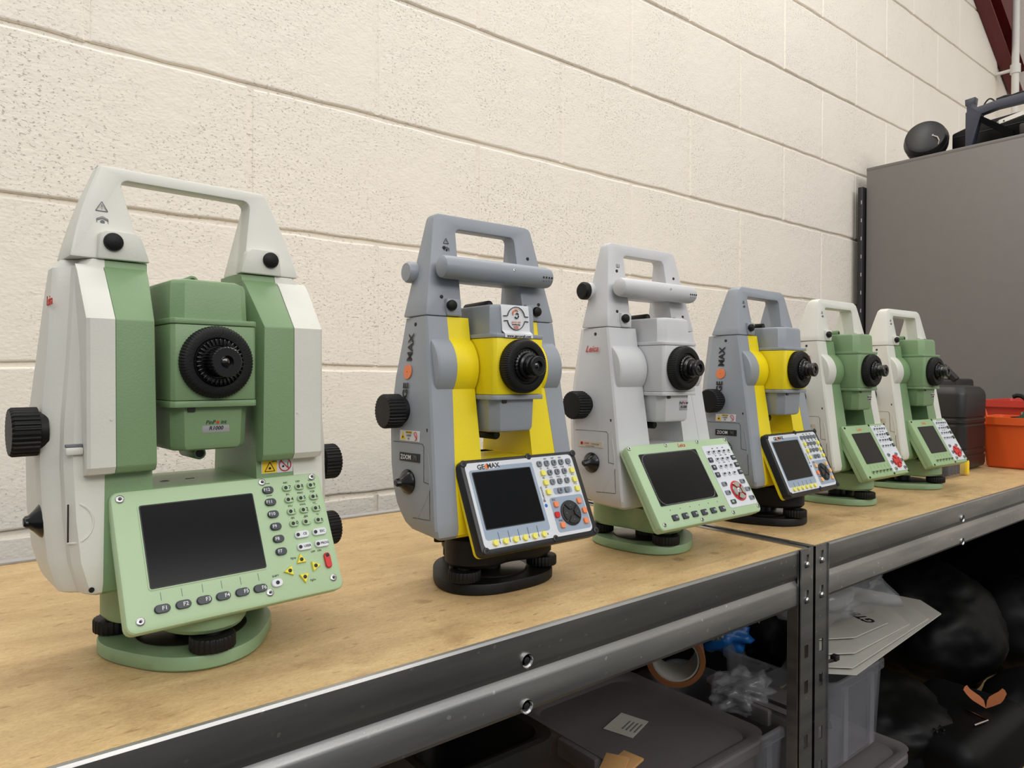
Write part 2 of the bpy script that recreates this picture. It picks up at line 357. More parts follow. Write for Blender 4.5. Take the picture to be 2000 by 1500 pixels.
# ------------------------------------------------------------------ racks
BF, BBk = .3949, .8711
XS = .7385
def beam_profile(sgn=1):
    # (depth from front face, z); front face at 0, inside positive
    return [(.0052, -.004), (.0052, -.0002), (.0030, .0006), (.0010, .0002), (0, -.0016), (0, -.024), (.0008, -.0262), (.0024, -.0288), (.0030, -.031), (.0024, -.0332), (.0008, -.0358), (0, -.038),
            (0, -.0565), (.0015, -.0595), (.012, -.0605), (.012, -.059), (.003, -.058), (.0016, -.056), (.0016, -.0375), (.0042, -.0335), (.0046, -.031), (.0042, -.0285), (.0016, -.0245), (.0016, -.003), (.0025, -.0012), (.0044, -.0012), (.0044, -.004)]
def rack(xa, xb, label, riv, zl):
    root = empty('shelving_rack', W(xa, BF, -.9), 0, label, 'rack')
    org = W(xa, BF, -.9)
    def L(x, d, z): return W(x, d, z)-org
    for d0, s, nm in ((BF, 1, 'front'), (BBk, -1, 'back')):
        for zz in (0, zl):
            g = G()
            ring = lambda x: [L(x, d0+s*a, z+zz) for a, z in beam_profile()]
            g.loft([ring(xa+.006), ring(xb-.006)], 'galv')
            bm = g.obj('beam', root, smooth=.35)
            if nm == 'front' and zz == 0:
                for rx in riv:
                    for rz in (-.0212, -.0548 if rx else -.05):
                        h = G(); c = L(rx, d0, rz)
                        h.rev([(.0001, -.0004), (.0034, -.0006), (.0048, .0006), (.0052, .0016), (.0056, 0)], c, (0, -1, 0), 'steel', n=20)
                        h.rev([(.0001, -.0001), (.0026, -.0001), (.0026, .0009), (.0018, .0012), (.0001, .0012)], c, (0, -1, 0), 'ink', n=14)
                        h.obj('rivet', bm)
    g = G(); g.box(L(xa+.006, BBk-.018, -.0004), L(xb-.006, BBk-.004, .0016), 'silver'); g.obj('rear_lip', root)
    for x in (xa, xb):                       # end beams
        for zz in (0, zl):
            g = G(); s = 1 if x == xa else -1
            a, b_ = sorted((x+s*.002, x+s*.0036))
            g.box(L(a, BF+.004, zz-.058), L(b_, BBk-.004, zz+.0006), 'galv')
            a, b_ = sorted((x+s*.002, x+s*.010))
            g.box(L(a, BF+.004, zz-.0006), L(b_, BBk-.004, zz+.0006), 'galv')
            g.obj('end_beam', root)
    for x, s in ((xa, 1), (xb, -1)):         # slotted angle posts
        for d0, t in ((BF-.0018, 1), (BBk+.0018, -1)):
            g = G(); wd = .0285; th = .0014
            a0 = x+s*.0006
            def pl(u0, u1, z0, z1, dep=0, th_=th):
                xx = sorted((a0+s*u0, a0+s*u1)); yy = sorted((d0+t*dep, d0+t*(dep+th_)))
                g.box(L(xx[0], yy[0], z0), L(xx[1], yy[1], z1), 'galv')
            pl(0, .0105, -.9, .0015); pl(.0185, wd, -.9, .0015)
            zs = []; z = -.012
            while z > -.86: zs += [z, z-.0385]; z -= .0975
            last = .0015
            for q in zs:
                pl(.0105, .0185, q+.007, last); last = q-.007
            pl(.0105, .0185, -.9, last)
            xx = sorted((a0, a0+s*th)); yy = sorted((d0, d0+t*.030)); g.box(L(xx[0], yy[0], -.9), L(xx[1], yy[1], .0015), 'galv')
            xx = sorted((a0+s*(wd-.0012), a0+s*wd)); yy = sorted((d0-t*.0014, d0+t*.003)); g.box(L(xx[0], yy[0], -.9), L(xx[1], yy[1], .0015), 'galv')
            po = g.obj('post', root)
            if t == 1:
                for q in zs[:2]:
                    h = G(); h.rev([(.0034, -.002), (.0034, .001), (.0024, .0022), (.0001, .0024)], L(a0+s*.0145, d0, q-.0035), (0, -1, 0), 'steel', n=16); h.obj('rivet', po)
    for zz in (-.0006, zl):
        g = G(); g.box(L(xa+.0036, BF+.0040, zz-.010), L(xb-.0036, BBk-.0040, zz), 'board'); g.obj('shelf_board', root)
    return root
rack(XS-.818, XS-.0006, 'galvanised boltless rack with chipboard top, nearest the viewer, under the first three instruments', [XS-.818+.4105], -.345)
rack(XS+.0006, 2.16, 'galvanised boltless rack farther along, under the last three instruments', [1.165], -.52)

# ------------------------------------------------------------------ instruments
def extrap(ptsL, z): return lerp(ptsL, z)
def display_frame(parent, cx, cy, cz, tilt, name='display_panel'):
    return (Vector((cx, cy, cz)), pi/2-tilt)
def place(o, fr): o.location = fr[0]; o.rotation_euler = (fr[1], 0, 0); return o
XD, YD = (1, 0, 0), (0, 1, 0)
def key(parent, x, y, w_, h_, m, txt=None, tm='ink', ts=.004, r=None, hgt=.0014, tx=0, ty=0, dot=None, dotx=0, name='key', poly=None, doty=0):
    g = G(); r = r if r is not None else min(w_, h_)*.3
    P = poly or rrect(-w_/2, -h_/2, w_/2, h_/2, min(r, min(w_, h_)*.499), 3)
    sc = lambda k: [(a*k, b*k) for a, b in P]
    g.loft([[(a, b, 0) for a, b in P], [(a, b, hgt*.6) for a, b in P], [(a, b, hgt) for a, b in sc(.88)]], m)
    if dot: g.rev([(.0013, 0), (.0013, .0003), (.0008, .0005)], (dotx, doty, hgt), (0, 0, 1), dot, n=10)
    if txt: g.text(txt, ts, (tx, ty, hgt), XD, YD, tm, th=.0002, bold=.01)
    return g.obj(name, parent, loc=(x, y, .0003))
def screwhead(parent, x, y, m='steel', r=.0024):
    g = G(); g.rev([(r, 0), (r, .0005), (r*.8, .0008), (r*.5, .0008), (r*.42, .0002), (.0001, .0002)], (0, 0, 0), (0, 0, 1), m, n=16)
    g.rev([(r*.40, 0), (r*.40, .0003), (.0001, .0003)], (0, 0, 0), (0, 0, 1), 'ink', n=6)
    g.obj('screw', parent, loc=(x, y, .0002))

def panel_body(root, fr, w_, h_, th, mf, mb, r=.005, shell=.35, mx=0):
    g = G(); P = rrect(-w_/2, -h_/2, w_/2, h_/2, r, 4)
    k = lambda s, z: [(a-math.copysign(s, a), b-math.copysign(s, b), z) for a, b in P]
    e = th*shell
    g.loft([k(0, -th+e), k(0, -.0016), k(.0006, -.0005), k(.0018, 0)], mf)
    g.loft([k(.004, -th-.001), k(.0004, -th+.0015), k(-.0005, -th+.003), k(-.0005, -th+e-.0006), k(.0006, -th+e)], mb)
    g.box((mx-.034, -.026, -th-.014), (mx+.034, .016, -th+.001), mb, bev=.003)
    return place(g.obj('display_panel', root, smooth=.5), fr)

def screen_part(pn, x0, y0, x1, y1, rim='ink', glow=False):
    g = G(); P = rrect(x0, y0, x1, y1, .0012, 3); Q = rrect(x0+.0007, y0+.0007, x1-.0007, y1-.0007, .001, 3)
    g.loft([[(a, b, .0001) for a, b in P], [(a, b, .0007) for a, b in P], [(a, b, .0007) for a, b in Q], [(a, b, .0003) for a, b in Q]], rim, cap=False)
    g.prism(Q, fXY, .0002, .00055, 'screen'); g.obj('screen', pn)

def panel_first(root):
    fr = display_frame(root, .0104, -.0510, .0755, .4573)
    pn = panel_body(root, fr, .1400, .0872, .0125, 'pgreen', 'pgreen', r=.005)
    g = G(); P = rrect(-.0558, -.0204, .0182, .0337, .002, 4); Q = rrect(-.0550, -.0197, .0174, .0330, .0015, 4)
    g.loft([[(a, b, 0) for a, b in P], [(a, b, .0005) for a, b in P], [(a, b, .0005) for a, b in Q], [(a, b, .0001) for a, b in Q]], 'pgreen', cap=False); g.obj('screen_bezel', pn)
    screen_part(pn, -.0550, -.0196, .0173, .0329)
    for i, x in enumerate((-.0499, -.0378, -.0255, -.0137, -.0015, .0104)):
        key(pn, x, -.0322, .0092, .0052, 'darkkey', 'F%d' % (i+1), 'inkw', .0034, r=.0026, tx=.0022 if i > 1 else .0012)
        g = G(); g.box((x+.0002, -.0272, 0), (x+.0005, -.0222, .00015), 'inkg'); g.obj('marking', pn)
    key(pn, .0222, -.0309, .0078, .0056, 'whitekey', dot='ink', r=.0026)
    for i, y in enumerate((.0337, .0248, .0160, .0071, -.0017, -.0106)):
        key(pn, .0285+i*.00015, y, .0080, .0052, 'darkkey', 'F%d' % (12-i), 'inkw', .0032, r=.0025, tx=-.0012)
    tops = ['ABC', 'DEF', 'GHI', 'JKL', 'MNO', 'PQR', 'STU', 'VWX', 'YZ_', '/$%', '_@&', '*?!']
    g = G()
    for i, d in enumerate('789456123'): 
        pass
    for i, d in enumerate(['7', '8', '9', '4', '5', '6', '1', '2', '3', '0', '.', '\u00b1']):
        x = .0425+(i % 3)*.0095; y = .0337-(i//3)*.0088
        key(pn, x, y, .0068, .0046, 'pgreen', d, 'ink', .0036, r=.002, tx=.0018, dot='ink', dotx=-.0012)
        g.text(tops[i], .0019, (x, y+.0042, .0001), XD, YD, 'ink')
    g.text('SHIFT', .0019, (.0222, -.0262, .0001), XD, YD, 'ink'); g.text('OFF   ON', .0019, (.0545, -.0145, .0001), XD, YD, 'ink')
    g.text('PgUp', .0019, (.0370, -.0165, .0001), XD, YD, 'ink'); g.text('PgDn', .0019, (.0478, -.0338, .0001), XD, YD, 'ink')
    g.box((.0268, .0384, 0), (.0310, .0388, .0001), 'ink'); g.box((.0268, .0295, 0), (.0310, .0299, .0001), 'ink')
    g.obj('lettering', pn)
    for x, y, t_ in ((.0447, -.0012, 'CE'), (.0580, -.0012, 'ESC'), (.0447, -.0100, 'USER'), (.0580, -.0099, 'PROG')):
        key(pn, x+.0018, y, .0108, .0052, 'whitekey', t_, 'ink', .0024, r=.0022, tx=.0018, dot='ink', dotx=-.0034)
    key(pn, .0614, -.0225, .0048, .0112, 'redgloss', dot='ink', r=.0023, doty=.0036)
    T = [(0, .0042), (-.0035, -.0022), (.0035, -.0022)]
    for x, y, a in ((.0419, -.0186, 0), (.0322, -.0247, pi/2), (.0418, -.0308, pi), (.0512, -.0247, -pi/2)):
        key(pn, x, y, .006, .006, 'ykey', dot='ink', poly=[(u*cos(a)-v*sin(a), u*sin(a)+v*cos(a)) for u, v in T])
    for x, y in ((-.0648, .0385), (.0256, .0400), (.0635, .0402), (.0629, -.0352), (.0164, -.0362), (-.0624, -.0370)): screwhead(pn, x, y, r=.0025)
    return pn

def panel_geo(root, big=False, keyo='orangekey'):
    fr = display_frame(root, .0097, -.0524, .0783, .4366)
    pn = panel_body(root, fr, .1324, .0818, .0145, 'bpanel', 'yellow', r=.005, shell=.36)
    g = G(); g.prism(rrect(-.0625, -.0362, .0600, .0376, .005, 5), fXY, .0, .0004, 'plate')
    g.prism(rrect(-.0597, -.0292, .0105, .0312, .003, 4), fXY, .0003, .00042, 'blue')
    g.prism(rrect(-.0290, .0298, .0105, .0335, .001, 3), fXY, .0004, .0005, 'blue')
    g.prism(rrect(.0185, -.0332, .0590, -.0012, .003, 4), fXY, .0004, .0005, 'blue')
    g.prism(rrect(.0262, .0012, .0488, .0072, .002, 4), fXY, .0004, .0005, 'blue')
    g.obj('keypad_foil', pn)
    screen_part(pn, -.0570, -.0205, .0070, .0294)
    g = G()
    g.text('GE', .0060, (-.0462, .0332, .0005), XD, YD, 'ink', wide=1.05, bold=.02); g.text('MAX', .0060, (-.0330, .0336, .0005), XD, YD, 'ink', wide=1.05, bold=.02)
    g.rev([(.0024, 0), (.0024, .00015)], (-.0399, .0333, .0005), (0, 0, 1), 'orange', n=20)
    g.text('Bluetooth', .0036, (.0128, -.0005+.0035, .0005), (0, 1, 0), (-1, 0, 0), 'ink'); g.rev([(.0016, 0), (.0016, .0002)], (.0131, -.0075, .0004), (0, 0, 1), 'bluebag', n=16)
    for i in range(6): g.text('F%d' % (i+1), .0026, (-.0470+i*.0105, -.0320, .0005), XD, YD, 'ink')
    for i in range(5): g.box((-.0462+i*.0105, -.0355+.002, .0004), (-.0459+i*.0105, -.0235, .0006), 'ink')
    for i, t_ in enumerate(('ABC', 'DEF', 'GHI')): g.text(t_, .0021, (.0271+i*.0088, .0353, .0004), XD, YD, 'ink')
    for i, t_ in enumerate(('JKL', 'MNO', 'PQR')): g.text(t_, .0021, (.0277+i*.0088, .0262, .0004), XD, YD, 'ink')
    for i, t_ in enumerate(('STU', 'VWX', 'YZ')): g.text(t_, .0021, (.0281+i*.0088, .0172, .0004), XD, YD, 'ink')
    for i in range(3):
        g.text('F%d' % (7+i), .0024, (.0190, .0262-i*.0088, .0004), XD, YD, 'ink'); g.text('F1%d' % i, .0024, (.0548, .0265-i*.0088, .0004), XD, YD, 'ink')
    g.text('ESC', .0028, (.0235, -.0034, .0005), XD, YD, 'ink'); g.text('FNC', .0028, (.0250, -.0227, .0005), XD, YD, 'ink')
    g.obj('lettering', pn)
    for i in range(6): key(pn, -.0513+i*.01052, -.0319, .0056, .0056, 'yellowkey', r=.0027, hgt=.0022)
    for i in range(5): key(pn, .0183+i*.0088, .0308, .0056, .0056, 'greykey', '*789-'[i], 'ink', .0038, r=.0018, hgt=.0018)
    for j in range(3):
        y = .0219-j*.0089
        key(pn, .0196, y, .0056, .0054, 'yellowkey', r=.0016, hgt=.0022); key(pn, .0550, y, .0056, .0054, 'yellowkey', r=.0016, hgt=.0022)
        if j < 2:
            for i in range(3): key(pn, .0278+i*.0089, y, .0056, .0054, 'greykey', ['456', '123'][j][i], 'ink', .0038, r=.0018, hgt=.0018)
    key(pn, .0337, .0042, .0056, .0054, 'greykey', '0', 'ink', .0038, r=.0018, hgt=.0018); key(pn, .0425, .0042, .0056, .0054, 'greykey', '.', 'ink', .0038, r=.0018, hgt=.0018)
    for x, y in ((.0242, -.0078), (.0252, -.0269), (.0525, -.0075), (.0558, -.0170), (.0538, -.0265)): key(pn, x, y, .0054, .0056, keyo, r=.0016, hgt=.002)
    key(pn, .0222, -.0172, .0054, .0056, 'redgloss' if keyo == 'orangekey' else 'orangekey', r=.0016, hgt=.002)
    g = G(); g.rev([(.0116, 0), (.0116, .0010), (.0105, .0014), (.0001, .0014)], (0, 0, 0), (0, 0, 1), 'ink', n=36)
    dp = g.obj('arrow_pad', pn, loc=(.0388, -.0173, .0005))
    for k in range(4):
        g = G(); P = []
        for i in range(9): a = (k*90+45-38+i*76/8)*pi/180; P.append((.0100*cos(a+pi/4), .0100*sin(a+pi/4)))
        for i in range(3): a = (k*90+45+30-i*30)*pi/180; P.append((.0032*cos(a+pi/4), .0032*sin(a+pi/4)))
        g.loft([[(a, b, .0012) for a, b in P], [(a, b, .0020) for a, b in P], [(a*.95+.05*.006*cos(k*pi/2+pi/2), b*.95+.05*.006*sin(k*pi/2+pi/2), .0024) for a, b in P]], 'bpanel')
        a = k*pi/2+pi/2; g.rev([(.0005, 0), (.0005, .0002)], (.0066*cos(a), .0066*sin(a), .0024), (0, 0, 1), 'inkg', n=8)
        g.obj('arrow_key', dp)
    for x, y in ((-.0628, .0376), (.0086, .0390), (.0635, .0386), (.0634, -.0366), (.0136, -.0372), (-.0615, -.0372)): 
        g = G(); g.rev([(.0030, -.0002), (.0030, .0006), (.0026, .0008), (.0001, .0008)], (0, 0, 0), (0, 0, 1), 'bpanel', n=16); g.rev([(.0016, .0006), (.0016, .0010), (.0009, .0010), (.0009, .0008)], (0, 0, 0), (0, 0, 1), 'darksteel', n=12); g.obj('screw', pn, loc=(x, y, 0))
    return pn

def dpad_round(pn, x, y, r, m, ring=None):
    g = G()
    if ring: g.rev([(r, 0), (r, .0006), (r-.0016, .0007), (r-.0018, .0001)], (0, 0, 0), (0, 0, 1), ring, n=30)
    g.rev([(r*.30, 0), (r*.30, .0022), (r*.2, .0026), (.0001, .0026)], (0, 0, 0), (0, 0, 1), m, n=20)
    dp = g.obj('arrow_pad', pn, loc=(x, y, .0005))
    for k in range(4):
        g = G(); P = []; ro = r*.86; ri = r*.38
        for i in range(8): a = (-36+i*72/7)*pi/180+k*pi/2; P.append((ro*cos(a), ro*sin(a)))
        for i in range(4): a = (30-i*20)*pi/180+k*pi/2; P.append((ri*cos(a), ri*sin(a)))
        g.loft([[(a, b, .0002) for a, b in P], [(a, b, .0016) for a, b in P], [(a*.94, b*.94, .0024) for a, b in P]], m); g.obj('arrow_key', dp)

def panel_leica_big(root):
    fr = display_frame(root, .006, -.0647, .0772, .5501)
    pn = panel_body(root, fr, .1712, .0914, .0125, 'pgreen', 'pgreen', r=.005, shell=.45, mx=-.006)
    g = G(); g.prism(rrect(.0320, -.0365, .0826, .0372, .003, 4), fXY, 0, .0004, 'plate'); g.obj('keypad_foil', pn)
    screen_part(pn, -.0730, -.0219, .0205, .0348)
    g = G(); P = rrect(-.0722, -.0212, .0197, .0341, .010, 5)
    pts = [(a, b, .0006+.0004*noise.noise(Vector((a*90, b*90, 0)))) for a, b in P]; pts.append(pts[0])
    g.tube(pts, .0004, 'film', n=5); g.obj('protective_film', pn)
    g = G(); g.text('Leica', .0062, (.0, .0409, .0001), XD, YD, 'red', shear=.3, bold=.01)
    for i in range(6): g.rev([(.0005, 0), (.0005, .0002)], (-.0620+i*.0155, -.0268, 0), (0, 0, 1), 'ink', n=8)
    for j in range(4):
        for i, t_ in enumerate((('ABC', 'DEF', 'GHI'), ('JKL', 'MNO', 'PQR'), ('STU', 'VWX', 'YZ'), ('/', '+', '-'))[j]): g.text(t_, .0018, (.0500+i*.0092, .0332-j*.0089, .0004), XD, YD, 'ink')
    g.obj('lettering', pn)
    for i in range(6): key(pn, -.0600+i*.01552, -.0353, .0088, .0062, 'darkkey', 'F%d' % (i+1), 'inkw', .0032, r=.001, tx=.0018)
    for i in range(5): key(pn, .0397+i*.0093, .0288, .0064, .0046, 'plate', ['*', '7', '8', '9', '-'][i], 'ink', .0036, r=.0018, tx=.0012, dot='ink', dotx=-.0012)
    for j in range(3):
        y = .0198-j*.0089
        key(pn, .0370, y, .0070, .0058, 'darkkey', 'F%d' % (7+j), 'inkw', .0028, r=.0008, tx=-.0008); key(pn, .0790, y, .0070, .0058, 'darkkey', 'F1%d' % j, 'inkw', .0028, r=.0008, tx=.0006)
        for i in range(3): key(pn, .0492+i*.0093, y, .0064, .0046, 'plate', ('456', '123', '0.+')[j][i], 'ink', .0036, r=.0018, tx=.0012, dot='ink', dotx=-.0012)
    for x, y, m in ((.0403, -.0094, 'greykey'), (.0396, -.0194, 'greykey'), (.0742, -.0093, 'greykey'), (.0770, -.0189, 'greykey'), (.0768, -.0292, 'greykey'), (.0416, -.0302, 'tgreen2')):
        key(pn, x, y, .0082, .0050, m, r=.0008, dot='ink', dotx=.002, txt='OK' if m == 'tgreen2' else None, tm='inkw', ts=.003, tx=-.0016)
    dpad_round(pn, .0590, -.0192, .0118, 'steel', 'redgloss')
    for x, y in ((-.0825, .0425), (-.0248, .0428), (.0296, .0434), (.0815, .0430), (.0815, -.0395), (.0336, -.0412), (-.0213, -.0420), (-.0790, -.0400)): screwhead(pn, x, y, r=.0022)
    return pn

def panel_leica_small(root):
    fr = display_frame(root, .0147, -.0526, .0790, .5003)
    pn = panel_body(root, fr, .1285, .0822, .0160, 'lgreen', 'lgreen', r=.003, shell=.45)
    g = G(); g.prism(rrect(.0150, -.0362, .0602, .0377, .0015, 3), fXY, 0, .0004, 'plate'); g.obj('keypad_foil', pn)
    screen_part(pn, -.0492, -.0194, .0060, .0278)
    g = G(); g.text('Leica', .0070, (-.0214, .0338, .0001), XD, YD, 'orange', shear=.3, bold=.01)
    for i in range(6): g.box((-.0435+i*.0105, -.0275, 0), (-.0432+i*.0105, -.0225, .00015), 'inkg')
    for j in range(4): 
        for i in range(3): g.text(('ABC', 'DEF', 'GHI', 'JKL', 'MNO', 'PQR', 'STU', 'VWX', 'YZ', '/', '+', '-')[j*3+i], .0021, (.0305+i*.0075, .0362-j*.0092, .0004), XD, YD, 'ink')
    g.obj('lettering', pn)
    for i in range(6): key(pn, -.0434+i*.0105, -.0322, .0052, .0046, 'lgreen', 'F%d' % (i+1), 'ink', .0030, r=.0015, dot='ink', dotx=-.0016, tx=.0012)
    for i in range(5): key(pn, .0225+i*.0078, .0318, .0050, .0042, 'plate', '*789-'[i], 'ink', .0036, r=.0014, dot='ink', dotx=-.0012, tx=.001)
    for j in range(3):
        y = .0225-j*.0092
        key(pn, .0218, y, .0054, .0050, 'plate', 'F', 'ink', .0034, r=.0012, dot='ink', dotx=-.0012, tx=.001); key(pn, .0550, y, .0060, .0054, 'darkkey', 'F', 'inkw', .003, r=.001)
        for i in range(3): key(pn, .0305+i*.0075, y, .0048, .0042, 'plate', ('456', '123', '0.+')[j][i], 'ink', .0034, r=.0014, dot='ink', dotx=-.0011, tx=.001)
    for x, y, m in ((.0245, -.0105, 'greykey'), (.0240, -.0218, 'greykey'), (.0255, -.0325, 'tgreen'), (.0480, -.0108, 'greykey'), (.0545, -.0325, 'greykey'), (.0560, -.0205, 'greykey')):
        key(pn, x, y, .0060, .0056, m, r=.0024, dot='ink', dotx=.001)
    dpad_round(pn, .0395, -.0215, .0118, 'redgloss')
    for x, y in ((-.0600, .0375), (.0125, .0388), (.0610, .0388), (.0605, -.0385), (.0145, -.0388), (-.0590, -.0385)): screwhead(pn, x, y, 'darksteel', r=.0016)
    return pn

def tribrach(root, m, rot, mdisc='disc', screws='black'):
    def rad(th, a, b): return a+b*cos(3*(th-rot))
    ring = lambda a, b, z, n=60: [((rad(2*pi*i/n, a, b))*cos(2*pi*i/n), (rad(2*pi*i/n, a, b))*sin(2*pi*i/n), z) for i in range(n)]
    g = G(); g.loft([ring(.0545, .0045, 0), ring(.0555, .0048, .0012), ring(.0555, .0048, .0080), ring(.0548, .0047, .0092)], m)
    g.obj('base_plate', root)
    g = G(); g.rev([(.036, .0090), (.036, .0098), (.035, .0101), (.0001, .0101)], (0, 0, 0), (0, 0, 1), mdisc, n=40); g.obj('spring_disc', root)
    for k in range(3):
        a = rot+k*2*pi/3; x, y = .0505*cos(a), .0505*sin(a)
        g = G(); g.rev([(.0058, .0092), (.0058, .046)], (x, y, 0), (0, 0, 1), screws, n=16)
        g.rev([(.0115, .0098), (.0138, .0106), (.0142, .0114), (.0142, .0180), (.0136, .0192), (.0110, .0198), (.006, .0198)], (x, y, 0), (0, 0, 1), screws, kn=26, kd=.0006)
        g.obj('foot_screw', root)
    g = G()
    g.loft([ring(.0400, .0080, .0203), ring(.0455, .0108, .0215), ring(.0478, .0116, .0245), ring(.0478, .0116, .0455), ring(.0440, .0090, .0480), ring(.0385, .0030, .0500)], m)
    g.rev([(.036, .049), (.0355, .0530), (.034, .0575)], (0, 0, 0), (0, 0, 1), 'blackg' if m == 'black' else 'disc', n=40)
    g.rev([(.012, .0101), (.012, .034)], (0, 0, 0), (0, 0, 1), 'darksteel', n=20)
    g.obj('tribrach_body', root)
    g = G(); a = rot+pi/3; c = Vector((.030*cos(a), .030*sin(a), .041)); g.rev([(.0075, 0), (.0075, .018), (.0068, .020), (.0001, .020)], c, (cos(a), sin(a), 0), screws, kn=14, kd=.0005); g.obj('lock_knob', root)

def knob(root, c, ax, r, l, name='focus_knob', m='black', kn=30):
    g = G(); g.rev([(r*.8, -.002), (r*.8, l*.12), (r, l*.16), (r, l*.92), (r*.93, l), (.0001, l*1.005)], c, ax, m, kn=kn, kd=r*.05); return g.obj(name, root, smooth=.5)
def clamp(root, c, ax, r=.0108, l=.0145):
    g = G(); ax = Vector(ax); c = Vector(c)
    g.rev([(r*.95, -.002), (r, .0005), (r*.93, .0022), (r*.62, .0050), (r*.30, .0085), (r*.26, .0100), (.0001, .0102)], c, ax, 'blackg', n=32)
    pts = [c+ax*.002, c+ax*.007, c+ax*.0095, c+ax*(l-.003), c+ax*(l-.002)]
    g.tube(pts, [r*.62, r*.42, r*.36, r*.34, r*.24], 'blackg', n=12, flat=.75); return g.obj('clamp_knob', root)

def eyepiece(root, y0, yw, ye, zc, rw=.0236, big=False):
    g = G(); ax = (0, -1, 0); L0 = -yw+y0  # from y0 to yw forward
    d = y0-yw
    g.rev([(rw*.96, -.001), (rw, .0008), (rw, d*.70), (rw*.985, d*.80), (rw*.93, d*.98), (rw*.86, d*1.04), (rw*.68, d*1.0), (rw*.64, d*.86), (.0001, d*.86)], (0, y0, zc), ax, 'black', kn=72, kd=.00035)
    fr = g.obj('focus_ring', root, smooth=.5)
    if big:
        for k in range(32):
            a = 2*pi*k/32; h = G(); c = Vector((sin(a)*rw*.56, 0, cos(a)*rw*.56)); mtx = Matrix.Translation(Vector((0, yw-.0018, zc))+c) @ Matrix.Rotation(a, 4, 'Y')
            fr_ = h.box((-.0006, -.0010, -.0019), (.0006, .0016, .0019), 'blackg', bev=.0004, mtx=mtx)
            if k == 0: hh = G()
            hh.b.from_mesh(_m(h)); 
        hh.m = ['blackg']; hh.obj('grip_ribs', fr)
        g = G(); g.rev([(rw*.60, d*.7), (rw*.58, d*1.15), (rw*.47, d*1.15), (rw*.44, d*.9)], (0, y0, zc), ax, 'blackg', n=40); g.obj('inner_ring', fr)
    g = G(); e = y0-ye; r1 = .0098 if big else .0086
    if not big:
        g.rev([(.0135, d*.8), (.0135, d*1.02), (.0118, d*1.10), (.0112, d*1.4), (.0095, d*1.5)], (0, y0, zc), ax, 'blackg', kn=26, kd=.0006)
        e += .0045
        g.rev([(.0085, d*1.3), (.0082, e*.72), (.0070, e*.76), (.0070, e*.82), (r1, e*.86), (r1, e*.97), (r1*.9, e), (r1*.5, e), (r1*.42, e-.002), (.0001, e-.0022)], (0, y0, zc), ax, 'blackg', n=36)
    else:
        g.rev([(r1, d*.8), (r1, e*.97), (r1*.93, e), (r1*.42, e), (r1*.30, e-.0022), (.0001, e-.0022)], (0, y0, zc), ax, 'blackg', kn=30, kd=.0003)
    ep = g.obj('eyepiece', root, smooth=.5)
    g = G(); g.rev([(.0031, 0), (.0022, .0006), (.0001, .0009)], (0, y0-e+.0019, zc), ax, 'glass', n=20); g.obj('lens', ep)
def _m(h):
    me = bpy.data.meshes.new('t'); h.b.to_mesh(me); h.b.free(); return me

def tele(root, mid, end, kind, zc=.1950, yf=-.0470, sight='black'):
    """telescope block with caps above and below"""
    k = lambda x0, x1, y0, y1, c: [(x0, y0+c), (x0+c*.8, y0), (x1-c*.8, y0), (x1, y0+c), (x1, y1-c), (x1-c*.8, y1), (x0+c*.8, y1), (x0, y1-c)]
    g = G()
    w_ = .0275
    R3 = lambda P, z: [(a, b, z) for a, b in P]
    g.loft([R3(k(-w_, w_, yf, .045, .003), zc-.0245), R3(k(-w_, w_, yf, .045, .003), zc+.0243)], mid, bev=.0006)
    g.rev([(.020, .044), (.0215, .047), (.0215, .066), (.0195, .068), (.0190, .062), (.0001, .061)], (0, 0, zc), (0, 1, 0), 'black', n=36)
    t = g.obj('telescope', root)
    g = G()
    g.loft([R3(k(-w_-.0004, w_+.0004, yf-.0005, .0455, .003), zc+.0246), R3(k(-w_-.0004, w_+.0004, yf-.0005, .0455, .003), zc+.0282)], end, bev=.0006)
    g.loft([R3(k(-.0250, .0250, yf+.0035, .040, .008), zc+.028), R3(k(-.0243, .0243, yf+.0045, .0385, .008), zc+.0505), R3(k(-.0232, .0232, yf+.0057, .0375, .008), zc+.0530), R3(k(-.0215, .0215, yf+.0075, .036, .008), zc+.0540)], end)
    g.obj('telescope_top_cap', t)
    g = G()
    g.loft([R3(k(-w_-.0004, w_+.0004, yf-.0005, .0455, .003), zc-.0290), R3(k(-w_-.0004, w_+.0004, yf-.0005, .0455, .003), zc-.0248)], end, bev=.0006)
    g.loft([R3(k(-.0215, .0215, yf+.0085, .036, .008), zc-.0575), R3(k(-.0232, .0232, yf+.0067, .0375, .008), zc-.0565), R3(k(-.0243, .0243, yf+.0055, .0385, .008), zc-.0540), R3(k(-.0250, .0250, yf+.0045, .040, .008), zc-.0288)], end)
    g.box((-.0165, yf+.0035, zc-.0320), (-.0120, yf+.0052, zc-.0288), 'disc')
    g.obj('telescope_bottom_cap', t)
    g = G(); z1 = zc+.0572
    g.rev([(.0040, 0), (.0042, .001), (.0042, .036), (.004, .037)], (.0005, -.001, z1), (0, 1, -.02), sight, n=20); g.rev([(.0026, -.0003), (.0026, .001)], (.0005, -.001, z1), (0, 1, -.02), 'ink', n=14)
    g.box((-.003, .004, zc+.0530), (.004, .034, z1-.001), sight, bev=.001); g.obj('sight_tube', t)
    g = G(); z2 = zc-.0625
    g.rev([(.0040, 0), (.0044, .0012), (.0044, .030), (.004, .031)], (.002, -.010, z2), (0, 1, 0), sight, n=20); g.rev([(.0028, -.0003), (.0028, .001)], (.002, -.010, z2), (0, 1, 0), 'ink', n=14)
    g.box((-.001, -.002, z2+.002), (.005, .018, zc-.0565), sight, bev=.001); g.obj('lower_sight_tube', t)
    return t

